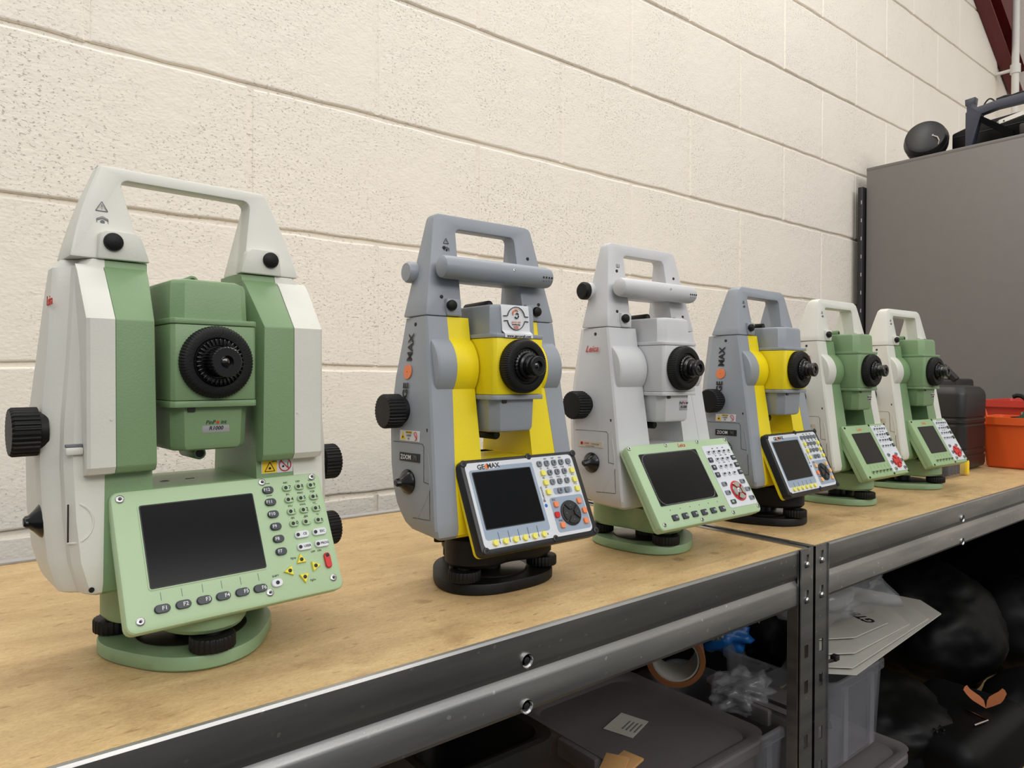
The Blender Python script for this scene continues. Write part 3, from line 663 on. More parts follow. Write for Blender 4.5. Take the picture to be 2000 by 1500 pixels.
def ring6(z, s):
    g_, xf, xr, yf, yr, yb = lerp(GB, z), lerp(XF, z), lerp(XR, z), lerp(YF, z), lerp(YR, z), lerp(YBk, z)
    return [(s*g_, yf), (s*(xf-.0016), yf), (s*xf, yf+.0020), (s*(xf+xr)/2+s*.0004, (yf+yr)/2), (s*xr, yr), (s*(xr-.006), yr+.010), (s*(xr-.018), yb), (s*g_, yb)]
def sideX(y, z):
    yf, yr = lerp(YF, z)+.002, lerp(YR, z); t = max(0, min(1, (y-yf)/(yr-yf)))
    return lerp(XF, z)+(lerp(XR, z)-lerp(XF, z))*t+.0004*(1-abs(2*t-1))

# ---- smaller body (five of the six)
XO = [(.0500, .0800), (.0530, .0848), (.0590, .0870), (.075, .0905), (.10, .0925), (.125, .0918), (.16, .0866), (.195, .0795), (.220, .0752), (.238, .0728)]
GB = [(.050, .0590), (.097, .0580), (.160, .0535), (.195, .0515), (.238, .0515)]
YF = [(.050, -.0340), (.0530, -.0375), (.059, -.0385), (.238, -.0090)]
XF = [(.0500, .0740), (.0530, .0790), (.060, .0812), (.080, .0800), (.117, .0778), (.160, .0758), (.200, .0740), (.238, .0728)]
XR = [(.0500, .0690), (.0530, .0755), (.060, .0800), (.080, .0845), (.110, .0852), (.147, .0852), (.186, .0800), (.210, .0746), (.238, .0695)]
YR = [(.0500, .006), (.060, .015), (.080, .024), (.110, .0285), (.150, .030), (.238, .0295)]
YBk = [(.050, .040), (.059, .046), (.10, .050), (.17, .043), (.238, .030)]
def bulge(g, x0, x1, m, r=.0302, cy=.0047, cz=.1935, ch=0):
    xs = sorted((x0, x1)); inn, out = (x0, x1)
    sg = 1 if out > inn else -1
    prof = [(r, 0), (r, abs(out-inn)-ch)]
    if ch: prof += [(r-ch*.5, abs(out-inn)-ch*.25), (r-ch*1.3, abs(out-inn))]
    g.rev(prof, (inn, cy, cz), (sg, 0, 0), m, n=48)
h_y = []
def arch(m, zb, zt, zi, o0, o1, i0, i1, yb0, yb1, yt0, yt1, oc, bow=0, bev=.0016):
    """one-piece carrying handle: an outline extruded between a front and a back plane that lean together"""
    O = []
    for k in range(7):
        t = k/6; O.append((o0+(o1-o0)*t+bow*sin(t*pi), zb+(zt-oc[1]-zb)*t))
    O += [(o1-oc[0]*.25, zt-oc[1]*.35), (o1-oc[0], zt)]
    I = [(i1-.004, zi), (i1-.0012, zi-.0012), (i1, zi-.004)] + [(i0+(i1-i0)*t, zb+(zi-.004-zb)*t) for t in (.75, .5, .25, 0)]
    P = [(-a, b) for a, b in O] + O[::-1] + I[::-1] + [(-a, b) for a, b in I]
    fy = lambda z, w: yb0+(yt0-yb0)*(z-zb)/(zt-zb) if w == 0 else yb1+(yt1-yb1)*(z-zb)/(zt-zb)
    g = G(); g.loft([[(a, fy(b, 0), b) for a, b in P], [(a, fy(b, 1), b) for a, b in P]], m, bev=bev)
    return g, lambda z: fy(z, 0)
def handle_B(root, m, zt, radio, buttons=True):
    g, hy = arch(m, .2386, zt, zt-.0125, .0728, .0560 if radio else .0590, .0352, .0335 if radio else .0400, -.0092, .0300, .0070 if radio else .0010, .0185 if radio else .0155, (.006, .005) if radio else (.010, .010))
    h = g.obj('carrying_handle', root, smooth=.5); h_y.append(hy)
    for s in (-1, 1):
        g = G(); g.box((s*.0445-.0082, -.0112, .2388), (s*.0445+.0072, -.003, .2545), m, bev=.002); g.obj('handle_clip', h)
    for s in (-1, 1):
        g = G(); g.rev([(.0045, -.001), (.0047, .0020), (.0042, .0032), (.003, .0038), (.0001, .0040)], (s*.0485, -.0112, .2480), (0, -1, 0), 'black', n=24); g.obj('release_button', h)
        if radio:
            for zz, xx in ((.2555, .0555), (.2415, .0415), (.3000, .0480)):
                g = G(); yy = hy(zz)-.0002
                g.rev([(.0016, -.001), (.0016, .0004), (.0012, .0005), (.0001, .0004)], (s*xx, yy, zz), (0, -1, 0), 'ink', n=14); g.obj('screw', h)
    return h
def symbols(g, x, hy, z, m='ink', sc=1, kind=0):
    y = hy(z)-.0003; y2 = hy(z-.006)-.0004
    # warning triangle and notice symbol printed on the handle leg
    if kind == 0:
        for a, b in (((-1, 0), (1, 0)), ((1, 0), (0, 1.75)), ((0, 1.75), (-1, 0))):
            A = Vector((x+a[0]*.0030*sc, y, z+a[1]*.0030*sc)); B = Vector((x+b[0]*.0030*sc, y, z+b[1]*.0030*sc)); g.tube([A, B], .00028*sc, m, n=4)
        g.text('!', .0040*sc, (x, y-.0002, z+.0021*sc), (1, 0, 0), (0, 0, 1), m)
        z2 = z-.0075*sc
        for a, b in (((-1, 0), (-1, 1)), ((-1, 1), (0, 1.5)), ((0, 1.5), (1, 1)), ((1, 1), (1, 0)), ((-1, .7), (0, 1.2)), ((0, 1.2), (1, .7))):
            g.tube([Vector((x+a[0]*.0028*sc, y2, z2+a[1]*.0028*sc)), Vector((x+b[0]*.0028*sc, y2, z2+b[1]*.0028*sc))], .00022*sc, m, n=4)
        g.rev([(.0012*sc, -.0001), (.0012*sc, .0002)], (x, y2, z2+.0010*sc), (0, -1, 0), m, n=10)
    else:
        for s in (0, 1):
            A = [(0, 0), (.0022, .0004), (.0022, .0036), (0, .0032), (0, 0)]
            g.tube([Vector((x+(a if s else -a), y, z+b)) for a, b in A], .0002, m, n=4)

def station_small(idx, X, D, a, label, cm, ym, tmid, tend, sight, radio, tb, rot, panel, zoomtxt=None, leica=False, warn=False, panelarg=()):
    root = empty('total_station', W(X, D, 0), a, label, 'surveying instrument')
    tribrach(root, tb, rot)
    # outer covers
    zs = [.050, .053, .059, .075, .10, .125, .16, .195, .22, .238]
    for s in (-1, 1):
        g = G(); g.loft([[(p[0], p[1], z) for p in ring6(z, s)] for z in sorted(zs+[.066, .09, .11, .147, .186])], cm)
        bulge(g, s*.0515, s*.0705, cm, ch=.0022)
        cv = g.obj('side_cover', root, smooth=.42)
        xs = lambda z, y=.009: s*(sideX(y, z)+.0002)
        # door seams, screw slot
        g = G()
        def seam(p, q, w_=.00022):
            g.tube([Vector((xs(p[1]+(q[1]-p[1])*i/4, p[0]+(q[0]-p[0])*i/4), p[0]+(q[0]-p[0])*i/4, p[1]+(q[1]-p[1])*i/4)) for i in range(5)], w_, 'ink', n=4)
        for p, q in (((.026, .1290), (-.0140, .1290)), ((-.0140, .1290), (-.0160, .1268)), ((-.0160, .1268), (-.0185, .0975)), ((-.0185, .0975), (-.0262, .0965)), ((-.0262, .0965), (-.0292, .0670)), ((-.0292, .0670), (-.002, .0652))): seam(p, q)
        if s == -1 or True:
            g.rev([(.0016, -.001), (.0017, .0002), (.0010, .0004), (.0001, .0001)], (xs(.2315), .0090, .2315), (s, 0, .1), 'ink', n=14)
        g.obj('door_seam', cv)
        g = G(); pts = []
        for i in range(14):
            t_ = i/13; z = .122-.056*t_; y = -.0210-.0055*sin(min(1, t_*1.6)*pi/2)+.016*max(0, t_-.5)**1.5*3
            pts.append(Vector((s*(sideX(y, z)-.0006), y, z)))
        g.tube(pts, [.0012]*14, cm, n=6); g.obj('door_ridge', cv)
        g = G(); g.box((min(s*.0745, s*.0777), -.0196, .1385), (max(s*.0745, s*.0777), -.0125, .1425), 'disc', bev=.0008); g.rev([(.0013, 0), (.0013, .0004)], (s*.0776, -.0150, .1405), (s, 0, 0), 'darksteel', n=10); g.obj('screw_slot', cv)
    # inner yoke
    g = G()
    for s in (-1, 1):
        g.loft([[(s*.0288, lerp(YF, z)+.0003, z), (s*(lerp(GB, z)+.0001), lerp(YF, z)+.0003, z), (s*(lerp(GB, z)+.0001), lerp(YBk, z)-.0005, z), (s*.0288, lerp(YBk, z)-.0005, z)] for z in zs], ym)
        bulge(g, s*.0288, s*.0516, ym, r=.0300)
    g.loft([[(-.0589, -.0375, .0535), (.0589, -.0375, .0535), (.0480, .036, .0535), (-.0480, .036, .0535)], [(-.030, -.0285, .1130), (.030, -.0285, .1130), (.030, .045, .1130), (-.030, .045, .1130)]], ym)
    g.loft([[(-.040, -.0300, .0500), (.040, -.0300, .0500), (.040, .035, .0500), (-.040, .035, .0500)], [(-.0589, -.0375, .0545), (.0589, -.0375, .0545), (.0480, .036, .0545), (-.0480, .036, .0545)]], ym)
    if ym != 'white2x': g.box((-.0288, .030, .112), (.0288, .0445, .142 if tb == 'tgreen' and not leica_is_white(ym) else .113), ym)
    yk = g.obj('yoke', root, smooth=.42)
    tele(root, tmid, tend, 0, sight=sight)
    eyepiece(root, -.0470, -.0570, -.0675, .1952)
    h = handle_B(root, cm, .3312 if radio else .3010, radio)
    g = G(); symbols(g, -.0455 if radio else -.0510, h_y[-1], .3040 if radio else .2790, kind=1 if (radio and leica) else 0, sc=.9 if radio else .7); g.obj('printed_symbols', h)
    if radio:
        g = G()
        prof = [(.0001, -.0005), (.0060, 0), (.0092, .0022), (.0100, .005), (.0100, .118), (.0092, .1222), (.0060, .1245), (.0001, .125)]
        g.rev(prof, (-.0625, -.0140, .2805), (1, 0, 0), cm, n=40)
        rt = g.obj('radio_tube', h)
        g = G()
        for i in range(4): g.rev([(.0010, 0), (.0010, .0004)], (.0470+i*.0034, -.0238, .2795), (0, -1, 0), 'ink', n=10)
        for i, t_ in enumerate('oiI='): g.text(t_, .0030, (.0470+i*.0034, -.0236, .2762), (1, 0, 0), (0, .15, 1), 'ink')
        g.rev([(.0014, -.001), (.0014, .0006), (.0009, .0007), (.0008, .0002)], (.012, -.0234, .2830), (0, -1, .25), 'steel', n=12)
        g.obj('status_lights', rt)
        g = G(); g.box((-.034, -.004, .2720), (.034, .022, .2860), cm, bev=.002); g.obj('cross_bar', h)
        g = G(); g.rev([(.0095, 0), (.0095, .020), (.0080, .0225), (.0001, .023)], (-.050, .026, .2790), (-1, 0, 0), cm, n=28)
        an = g.obj('radio_cap', h)
        if leica: 
            g = G(); g.rev([(.0096, 0), (.0096, .004), (.0078, .0062), (.0001, .0066)], (-.0705, .026, .2790), (-1, 0, 0), 'black', n=28); g.obj('end_cap', an)
    # left side controls
    knob(root, (-.0825, .0160, .1560), (-1, 0, 0), .0148, .0185)
    if idx == 2: pass
    clamp(root, (-.0830, .0035, .0955), (-1, 0, 0))
    # prints on the left cover
    g = G(); sx = lambda z, y=.004: -(sideX(y, z)+.0004)
    side = lambda y, z, o=0: (sx(z)-o, y, z)
    if zoomtxt:
        zz = .1165; g.loft([[(sx(z, y)+.0003, y, z) for y, z in ((.0155, .1130), (-.0120, .1130), (-.0120, .1203), (.0155, .1203))], [(sx(z, y)-.0004, y, z) for y, z in ((.0155, .1130), (-.0120, .1130), (-.0120, .1203), (.0155, .1203))]], 'bpanel')
        g.text('ZOOM', .0056, (sx(zz, .0060)-.0008, .0060, zz), (.18, -1, 0), (0, 0, 1), 'inkw', bold=.01, wide=.80); g.text(zoomtxt, .0056, (sx(zz, -.0065)-.0008, -.0065, zz), (.18, -1, 0), (0, 0, 1), 'inkg', wide=.85)
        up = Vector((sx(.2235)-sx(.165), 0, .2235-.165)).normalized()
        yy = .0125
        g.text('GE', .0115, (sx(.1738, yy)-.0003, yy, .1738), up, (0, 1, 0), 'ink', bold=.025, wide=.95, th=.0003)
        g.text('MAX', .0115, (sx(.2112, yy)-.0003, yy, .2112), up, (0, 1, 0), 'ink', bold=.025, wide=.98, th=.0003)
        nrm = Vector((-1, 0, .0)); nrm = up.cross(Vector((0, 1, 0)))
        g.rev([(.0064, -.0004), (.0064, .0004)], (sx(.1900, yy)-.0002, yy, .1900), nrm, 'orange', n=32); g.rev([(.0004, 0), (.0004, .0006)], (sx(.19, yy)-.0002, yy, .19), nrm, 'ink', n=8)
    if warn:
        Y0 = .0155; Y = lambda v: Y0-v
        q3 = lambda o, pts: [(sx(z, y)-o, y, z) for y, z in pts]
        P = [(Y(0), .1395), (Y(.0255), .1395), (Y(.0255), .1305), (Y(0), .1305)]
        g.loft([q3(-.0002, P), q3(.0004, P)], 'label')
        T = [(Y(.0010), .1315), (Y(.0078), .1315), (Y(.0044), .1385)]; g.loft([q3(.0004, T), q3(.0006, T)], 'warn')
        T = [(Y(.0086), .1370), (Y(.0162), .1370), (Y(.0162), .1391), (Y(.0086), .1391)]; g.loft([q3(.0004, T), q3(.0006, T)], 'warn')
        xd = (.15, -1, 0)
        for t_, z_, h_ in (('CAUTION', .1380, .0018), ('LASER', .1353, .0024), ('3R', .1325, .0024)): g.text(t_, h_, (sx(z_, Y(.0125))-.0008, Y(.0125), z_), xd, (0, 0, 1), 'ink')
        g.rev([(.0004, 0), (.0011, .0003)], (sx(.1335, Y(.0044))-.0005, Y(.0044), .1337), (-1, 0, 0), 'ink', n=8)
        cpt = Vector((sx(.135, Y(.0208))-.0006, Y(.0208), .1350)); g.tube([cpt+Vector((-.15*cos(i*pi/8)*-.0033, cos(i*pi/8)*.0033, sin(i*pi/8)*.0036)) for i in range(17)], .00035, 'red', n=4); g.tube([cpt+Vector((0, .0022, .0024)), cpt+Vector((0, -.0022, -.0024))], .00035, 'red', n=4)
    if leica:
        ud = Vector((sx(.22)-sx(.21), 0, .01)).normalized()
        g.text('Leica', .0098, (sx(.2155, .0120)-.0004, .0120, .2155), (-.06, -1, 0), ud, 'red', shear=.35, th=.0003, bold=.005)
        q3 = lambda o, pts: [(sx(z, y)-o, y, z) for y, z in pts]
        P = [(.0210, .1182), (-.0110, .1182), (-.0110, .1118), (.0210, .1118)]; g.loft([q3(-.0002, P), q3(.0004, P)], 'cream')
        g.rev([(.0017, 0), (.0017, .0003), (.0009, .0003), (.0009, 0)], (sx(.115, .0165)-.0005, .0165, .1155), (-1, -.1, 0), 'red', n=16)
        g.text('SWISS', .0024, (sx(.1155, .0095)-.0009, .0095, .1155), (.15, -1, 0), (0, 0, 1), 'red'); g.text('Technology', .0022, (sx(.1155, -.001)-.0009, -.0010, .1155), (.15, -1, 0), (0, 0, 1), 'inkg')
        g.text('by Leica Geosystems', .0013, (sx(.113, .0050)-.0009, .0050, .1130), (.15, -1, 0), (0, 0, 1), 'ink')
    g.obj('printed_marks', root)
    g = G(); panel(root, *panelarg)
    return root
def leica_is_white(ym): return ym.startswith('white')

def badge(root, x0, z0, x1, z1, y, s=1):
    g = G(); g.box((x0, y-.0004, z0), (x1, y+.0003, z1), 'silver', bev=.0003)
    cx = (x0+x1)/2; h = z1-z0
    g.text('PinP', h*.36, (cx-h*.37, y-.0004, z0+h*.70), (1, 0, 0), (0, 0, 1), 'ink', shear=.2, bold=.02); g.text('int', h*.36, (cx+h*.50, y-.0004, z0+h*.70), (1, 0, 0), (0, 0, 1), 'ink', shear=.2, bold=.02)
    g.rev([(h*.10, 0), (h*.10, .0003)], (cx+h*.12, y-.0004, z0+h*.69), (0, -1, 0), 'red', n=12)
    g.text('R1000', h*.36, (cx, y-.0004, z0+h*.30), (1, 0, 0), (0, 0, 1), 'ink', shear=.2, bold=.02)
    g.obj('model_badge', root)

# ---- largest instrument, nearest the viewer
def station_large():
    root = empty('total_station', W(.1359, .5287, 0), .0734, 'largest white and green total station, nearest the viewer, with a tall plain handle', 'surveying instrument')
    tribrach(root, 'tgreen', math.radians(265))
    zs = [.0525, .0545, .060, .074, .10, .132, .1575, .197, .24, .2545, .2602]
    XL = [(.0525, .0800), (.0545, .0830), (.060, .0850), (.074, .0885), (.10, .0905), (.132, .0913), (.1575, .0903), (.197, .0866), (.240, .0828), (.2545, .0812), (.2602, .0765)]
    YA = [(.0525, -.0300), (.0545, -.0330), (.060, -.0345), (.12, -.0290), (.22, -.0200), (.2602, -.0093)]
    YB_ = [(.0525, .045), (.10, .052), (.17, .046), (.2602, .030)]
    GA = [(.0525, .0640), (.156, .0600), (.2206, .0573), (.2602, .0564)]
    bump = [(-.0100, .2560), (-.0150, .2515), (-.0395, .2206), (-.0395, .1310), (-.0370, .1270), (-.0270, .1250)]
    for s in (-1, 1):
        dx = .000 if s < 0 else .007
        g = G(); rings = []
        for z in zs:
            gg, xo, yf, yb = lerp(GA, z), lerp(XL, z)+dx, lerp(YA, z), lerp(YB_, z)
            rings.append([(s*gg, yf, z), (s*(xo-.0135), yf, z), (s*(xo-.0095), yf+.006, z), (s*(xo-.0085), yf+.012, z), (s*(xo-.003), yf+.0165, z), (s*xo, yf+.021, z), (s*xo, yb-.008, z), (s*(xo-.007), yb, z), (s*gg, yb, z)])
        g.loft(rings, 'white')
        x2 = .0722+dx
        def ringx(x): return [(s*x, y, z) for y, z in bump+[(-.010, .1250)]]
        g.loft([ringx(.0576), ringx(x2-.0012), [(s*(x2+.0006), y+(.0015 if y < -.02 else 0), z) for y, z in bump+[(-.010, .1250)]]], 'white')
        cv = g.obj('side_cover', root, smooth=.4)
        g = G()
        if s < 0:
            g.box((-.0850, -.0240, .1385), (-.0735, -.0200, .1452), 'inkg', bev=.0006) if False else g.box((-.0822, -.0305, .1388), (-.0728, -.0268, .1432), 'white', bev=.0010); g.box((-.0820, -.0290, .1432), (-.0730, -.0262, .1452), 'inkg', bev=.0004)
            g.rev([(.0016, 0), (.0016, .0006)], (-.0700, -.0345, .0575), (0, -1, 0), 'disc', n=12)
            g.obj('notch', cv); g = G()
            P = [(-.0805+.0125*sin(i*pi/12), .0980-.0125*cos(i*pi/12)) for i in range(13)]
            g.tube([(x, lerp(YA, z)+(0 if x > -.0755 else (-.0755-x)*1.2), z) for x, z in P], .0007, 'white', n=6)
            g.tube([(-.0812, -.0300, .0870), (-.0808, -.0290, .1095)], .0005, 'disc', n=5)
            g.box((-.0905, -.0010, .2380), (-.0810, .0035, .2440), 'disc', bev=.0006) if False else None
            g.obj('finger_grip', cv); g = G()
            g.text('Leica', .0085, (-.0839, .0030, .2330), (0, -1, 0), (-.03, 0, 1), 'red', shear=.35, th=.0005); g.obj('lettering', cv); g = G()
        g.rev([(.0009, 0), (.0009, .0004)], (s*.0600, -.0395, .16), (0, -1, 0), 'white', n=8)
        g.obj('screw', cv)
    g = G()
    IA = [(.0525, .0340), (.156, .0340), (.2206, .0353), (.2300, .0335), (.2602, .0313)]
    for s in (-1, 1):
        g.loft([[(s*lerp(IA, z), lerp(YA, z)+.0003, z), (s*(lerp(GA, z)+.0003), lerp(YA, z)+.0003, z), (s*(lerp(GA, z)+.0003), lerp(YB_, z)-.001, z), (s*lerp(IA, z), lerp(YB_, z)-.001, z)] for z in zs+[.2595]], 'green') if False else g.loft([[(s*lerp(IA, z), lerp(YA, z)+.0003, z), (s*(lerp(GA, z)+.0003), lerp(YA, z)+.0003, z), (s*(lerp(GA, z)+.0003), lerp(YB_, z)-.001, z), (s*lerp(IA, z), lerp(YB_, z)-.001, z)] for z in sorted(zs[:-1]+[.12, .156, .2206, .2300, .2600])], 'green')
        prof = bump+[(-.008, .1250)]
        rr = []
        for xx in (0, 1):
            rr.append([(s*((lerp(IA, z)+.0002) if xx == 0 else .0574), y, z) for y, z in prof])
        g.loft(rr, 'green', bev=.0008)
    g.loft([[(-.0660, -.0320, .0545), (.0660, -.0320, .0545), (.0660, .048, .0545), (-.0660, .048, .0545)], [(-.036, -.0270, .1140), (.036, -.0270, .1140), (.036, .046, .1140), (-.036, .046, .1140)]], 'green')
    g.loft([[(-.040, -.0280, .0480), (.040, -.0280, .0480), (.040, .035, .0480), (-.040, .035, .0480)], [(-.0655, -.0325, .0550), (.0655, -.0325, .0550), (.0655, .048, .0550), (-.0655, .048, .0550)]], 'green')
    g.obj('yoke', root, smooth=.42)
    t = tele(root, 'green', 'green', 1, yf=-.0457, sight='green')
    eyepiece(root, -.0425, -.0510, -.0650, .1952, rw=.0236, big=True)
    badge(t, -.0072, .1488, .0106, .1586, -.0403)
    # handle
    g, hy = arch('white', .2606, .3245, .3160, .0757, .0568, .0330, .0432, -.0095, .0300, .0068, .0185, (.0022, .003), bow=.0018)
    h = g.obj('carrying_handle', root, smooth=.45)
    for s in (-1, 1):
        g = G(); P = [(.0300, .2606), (.0610, .2606), (.0592, .2770), (.0565, .2790), (.0385, .2790), (.0350, .2760)]
        g.prism([(s*a, b) for a, b in P], fXZ, -.0122, -.002, 'white', bev=.0012); g.obj('handle_clip', h)
        g = G(); g.rev([(.0056, -.001), (.0058, .0016), (.0053, .0028), (.0036, .0036), (.0001, .0038)], (s*.0520, -.0120, .2715), (0, -1, 0), 'black', n=28); g.obj('release_button', h)
    g = G(); symbols(g, -.0560, hy, .2925, sc=1.15, m='inkg'); g.obj('printed_symbols', h)
    # laser warning on the right upright
    g = G(); yy = lerp(YA, .122)-.0001
    g.box((.0375, -.0294, .1165), (.0610, -.0284, .1275), 'label', bev=.0002)
    g.box((.0380, -.0297, .1170), (.0488, -.0290, .1270), 'warn')
    for a, b in (((.0398, .1182), (.0472, .1182)), ((.0472, .1182), (.0435, .1248)), ((.0435, .1248), (.0398, .1182))): g.tube([(a[0], -.0298, a[1]), (b[0], -.0298, b[1])], .0003, 'ink', n=4)
    g.rev([(.0009, 0), (.0009, .0003)], (.0435, -.0297, .1203), (0, -1, 0), 'ink', n=10); g.text('3R', .0036, (.0466, -.0298, .1257), (1, 0, 0), (0, 0, 1), 'ink', bold=.02)
    c = Vector((.0550, -.0297, .1220)); g.tube([c+Vector((cos(i*pi/10)*.0044, 0, sin(i*pi/10)*.0044)) for i in range(21)], .0004, 'red', n=4); g.tube([c+Vector((-.0030, 0, .0030)), c+Vector((.0030, 0, -.0030))], .0004, 'red', n=4)
    g.rev([(.0008, 0), (.0008, .0003)], c+Vector((-.0015, 0, -.001)), (0, -1, 0), 'ink', n=8); g.text(')', .005, c+Vector((.0022, 0, .0005)), (-1, 0, 0), (0, 0, 1), 'ink')
    g.obj('laser_warning_label', root)
    knob(root, (-.0890, .0, .1520), (-1, 0, 0), .0150, .0170)
    clamp(root, (-.0885, .0, .0968), (-1, 0, 0), r=.0108, l=.0125)
    for s_, z, r in ((1, .1175, .0140), (1, .0635, .0135)): knob(root, (.0965, .002, z), (1, 0, 0), r, .0160, 'drive_knob')
    g = G(); g.rev([(.003, 0), (.003, .0003), (.0022, .0003), (.0022, 0)], (-.018, .0, .1140), (0, 0, 1), 'inkg', n=16); g.box((-.004, .001, .1139), (.002, .002, .1143), 'ink'); g.obj('printed_marks', root)
    panel_first(root)
station_large()

deg = math.radians
s2 = station_small(2, .394, .526, -.007, 'grey and yellow total station with a radio tube handle, second in the row', 'grey', 'yellow', 'yellow', 'grey', 'black', True, 'black', deg(90), panel_geo, zoomtxt='70', warn=True)
s3 = station_small(3, .615, .525, 0, 'all-white total station with a radio tube handle and pale green display', 'white2', 'white2', 'white2', 'white2', 'black', True, 'tgreen', deg(245), panel_leica_big, leica=True)
s4 = station_small(4, .842, .522, .04, 'grey and yellow total station with a plain handle, first beyond the rack joint', 'grey', 'yellow', 'yellow', 'grey', 'black', False, 'black', deg(262), panel_geo, zoomtxt='90', warn=True, panelarg=(False, 'peachkey'))
s5 = station_small(5, 1.058, .529, -.02, 'small white and green total station, second from the far end', 'white', 'green', 'green', 'green', 'green', False, 'tgreen', deg(255), panel_leica_small, leica=True)
s6 = station_small(6, 1.288, .529, -.054, 'white and green small total station at the far end, in front of the black case', 'white', 'green', 'green', 'green', 'green', False, 'tgreen', deg(280), panel_leica_small, leica=True)
def child(root, n): return [c for c in root.children if c.name.startswith(n)][0]
badge(child(s3, 'telescope'), .0045, .1500, .0180, .1610, -.0420)
badge(child(s5, 'telescope'), .0080, .1500, .0170, .1590, -.0420); badge(child(s6, 'telescope'), .0080, .1500, .0170, .1590, -.0420)
# sticker draped on the telescope of the second instrument
g = G()
P = [(-.0190, .2490), (-.0175, .2215), (.0135, .2205), (.0120, .2490)]
y_ = -.0480
g.loft([[(-.0188, -.0430, .2485), (.0118, -.0430, .2485), (.0118, -.0426, .2485), (-.0188, -.0426, .2485)],
        [(-.0188, -.0440, .2450), (.0118, -.0440, .2450), (.0118, -.0433, .2450), (-.0188, -.0433, .2450)],
        [(-.0180, -.0446, .2260), (.0130, -.0446, .2260), (.0130, -.0440, .2260), (-.0180, -.0440, .2260)],
        [(-.0178, -.0482, .2232), (.0133, -.0482, .2232), (.0133, -.0476, .2232), (-.0178, -.0476, .2232)],
        [(-.0176, -.0484, .2198), (.0135, -.0484, .2198), (.0135, -.0479, .2198), (-.0176, -.0479, .2198)]], 'label')
st = g.obj('sticker', child(s2, 'telescope')); st['label'] = 'white sticker with black arcs and an orange swirl'
g = G(); yy = -.0450; cx = -.0030; cz = .2368
arc = lambda a0, a1, rx, rz, n=12: [(cx+rx*cos(math.radians(a0+(a1-a0)*i/n)), yy, cz+rz*sin(math.radians(a0+(a1-a0)*i/n))) for i in range(n+1)]
g.tube([(-.0172, yy, .2386)]+arc(168, 12, .0098, .0100)+[(.0105, yy, .2386)], .00045, 'ink', n=4)
g.tube([(-.0165, yy, .2344)]+arc(192, 348, .0098, .0100)+[(.0108, yy, .2344)], .00045, 'ink', n=4)
g.tube([(cx+.0030*cos(a)-.0006, yy, .2412+.0032*sin(a)) for a in [math.radians(30+i*20) for i in range(10)]], [.0004+.00005*i if i < 6 else .0007-.00012*(i-6) for i in range(10)], 'orange', n=6)
g.tube([(cx+.0020*cos(a)+.0006, yy, .2390+.0019*sin(a)) for a in [math.radians(-160+i*22) for i in range(9)]], .0005, 'ink', n=6)
g.tube([(cx+.0014*cos(a)+.0010, yy, .2400+.0014*sin(a)) for a in [math.radians(0+i*22) for i in range(8)]], .0005, 'ink', n=6)
g.text('garco rail', .0026, (cx, yy+.0002, .2338), (1, 0, 0), (0, 0, 1), 'orange', th=.0003); g.text('monitoring', .0020, (cx, yy+.0002, .2316), (1, 0, 0), (0, 0, 1), 'ink', th=.0003, bold=.01)
g.tube([(cx-.0025, yy, .2296), (cx, yy, .2300), (cx+.0025, yy, .2298)], .0005, 'orange', n=4); g.tube([(cx-.0020, yy, .2284), (cx+.0028, yy, .2286)], .0004, 'orange', n=4)
g.text('www.garcorail.com', .0034, (-.0022, -.0484, .2212), (1, 0, 0), (0, 0, 1), 'ink', th=.0003, bold=.01)
g.obj('print', st)

# ------------------------------------------------------------------ far end: cabinet and what stands on it
def rootbox(name, loc, label, cat, group=None): return empty(name, loc, 0, label, cat, group)
cb = rootbox('cabinet', W(2.4, .65, -.9), 'large grey steel cabinet at the end of the bench', 'cabinet')
org = W(2.4, .65, -.9)
g = G(); a = W(2.4, .2, -.9)-org; b = W(2.85, 1.108, .8770)-org; g.box(a, b, 'cab', bev=.004); g.obj('body', cb)
g = G(); g.box((-.0006, -.44, 1.768), (.012, .4575, 1.7795), 'cab', bev=.002); g.obj('top_edge', cb)
g = G(); g.box(W(2.385, 1.112, -.9), W(2.43, 1.128, .817), 'darksteel', bev=.001)
bar_ = g.obj('steel_upright'); tag(bar_, 'dark slotted steel upright between the grey cabinet and the wall', 'post')
g = G()
for i in range(12): g.box(W(2.3846, 1.1145, .1+i*.06), W(2.3862, 1.1175, .112+i*.06), 'silver')
g.obj('slot', bar_)
ct = .8770
# round black case
rc = rootbox('round_case', W(2.465, .960, ct), 'round black zipped case on top of the grey cabinet, nearest the wall', 'case')
g = G(); g.rev([(.0001, -.030), (.046, -.029), (.056, -.024), (.060, -.014), (.060, -.002)], (0, -.01, .067), (1, .25, -.35), 'case', n=40); g.obj('lid', rc)
g = G(); g.rev([(.062, -.002), (.064, .002), (.064, .006), (.061, .008), (.061, .028), (.052, .036), (.0001, .038)], (0, -.01, .067), (1, .25, -.35), 'case', n=40)
g.obj('body', rc)
g = G(); g.tube([(-.024, -.042, .070), (-.030, -.055, .062), (-.030, -.060, .050), (-.026, -.056, .040)], .0016, 'cream', n=6); g.rev([(.003, 0), (.003, .002)], (-.024, -.040, .072), (-1, 0, 0), 'steel', n=12); g.obj('zip_pull', rc)
lc = rootbox('long_case', W(2.55, .84, ct), 'long low black case behind the round one on the cabinet', 'case')
g = G(); g.loft([[(-.03, -.22, 0), (.12, -.22, 0), (.12, -.22, .112), (-.03, -.22, .112)], [(-.03, .0, 0), (.12, .0, 0), (.12, .0, .100), (-.03, .0, .100)], [(-.03, .055, 0), (.12, .055, 0), (.12, .055, .085), (-.03, .055, .085)]], 'bag', bev=.006); g.obj('body', lc)
g = G(); g.box((-.031, -.21, .070), (.10, .05, .073), 'case', bev=.001); g.obj('lid_seam', lc)
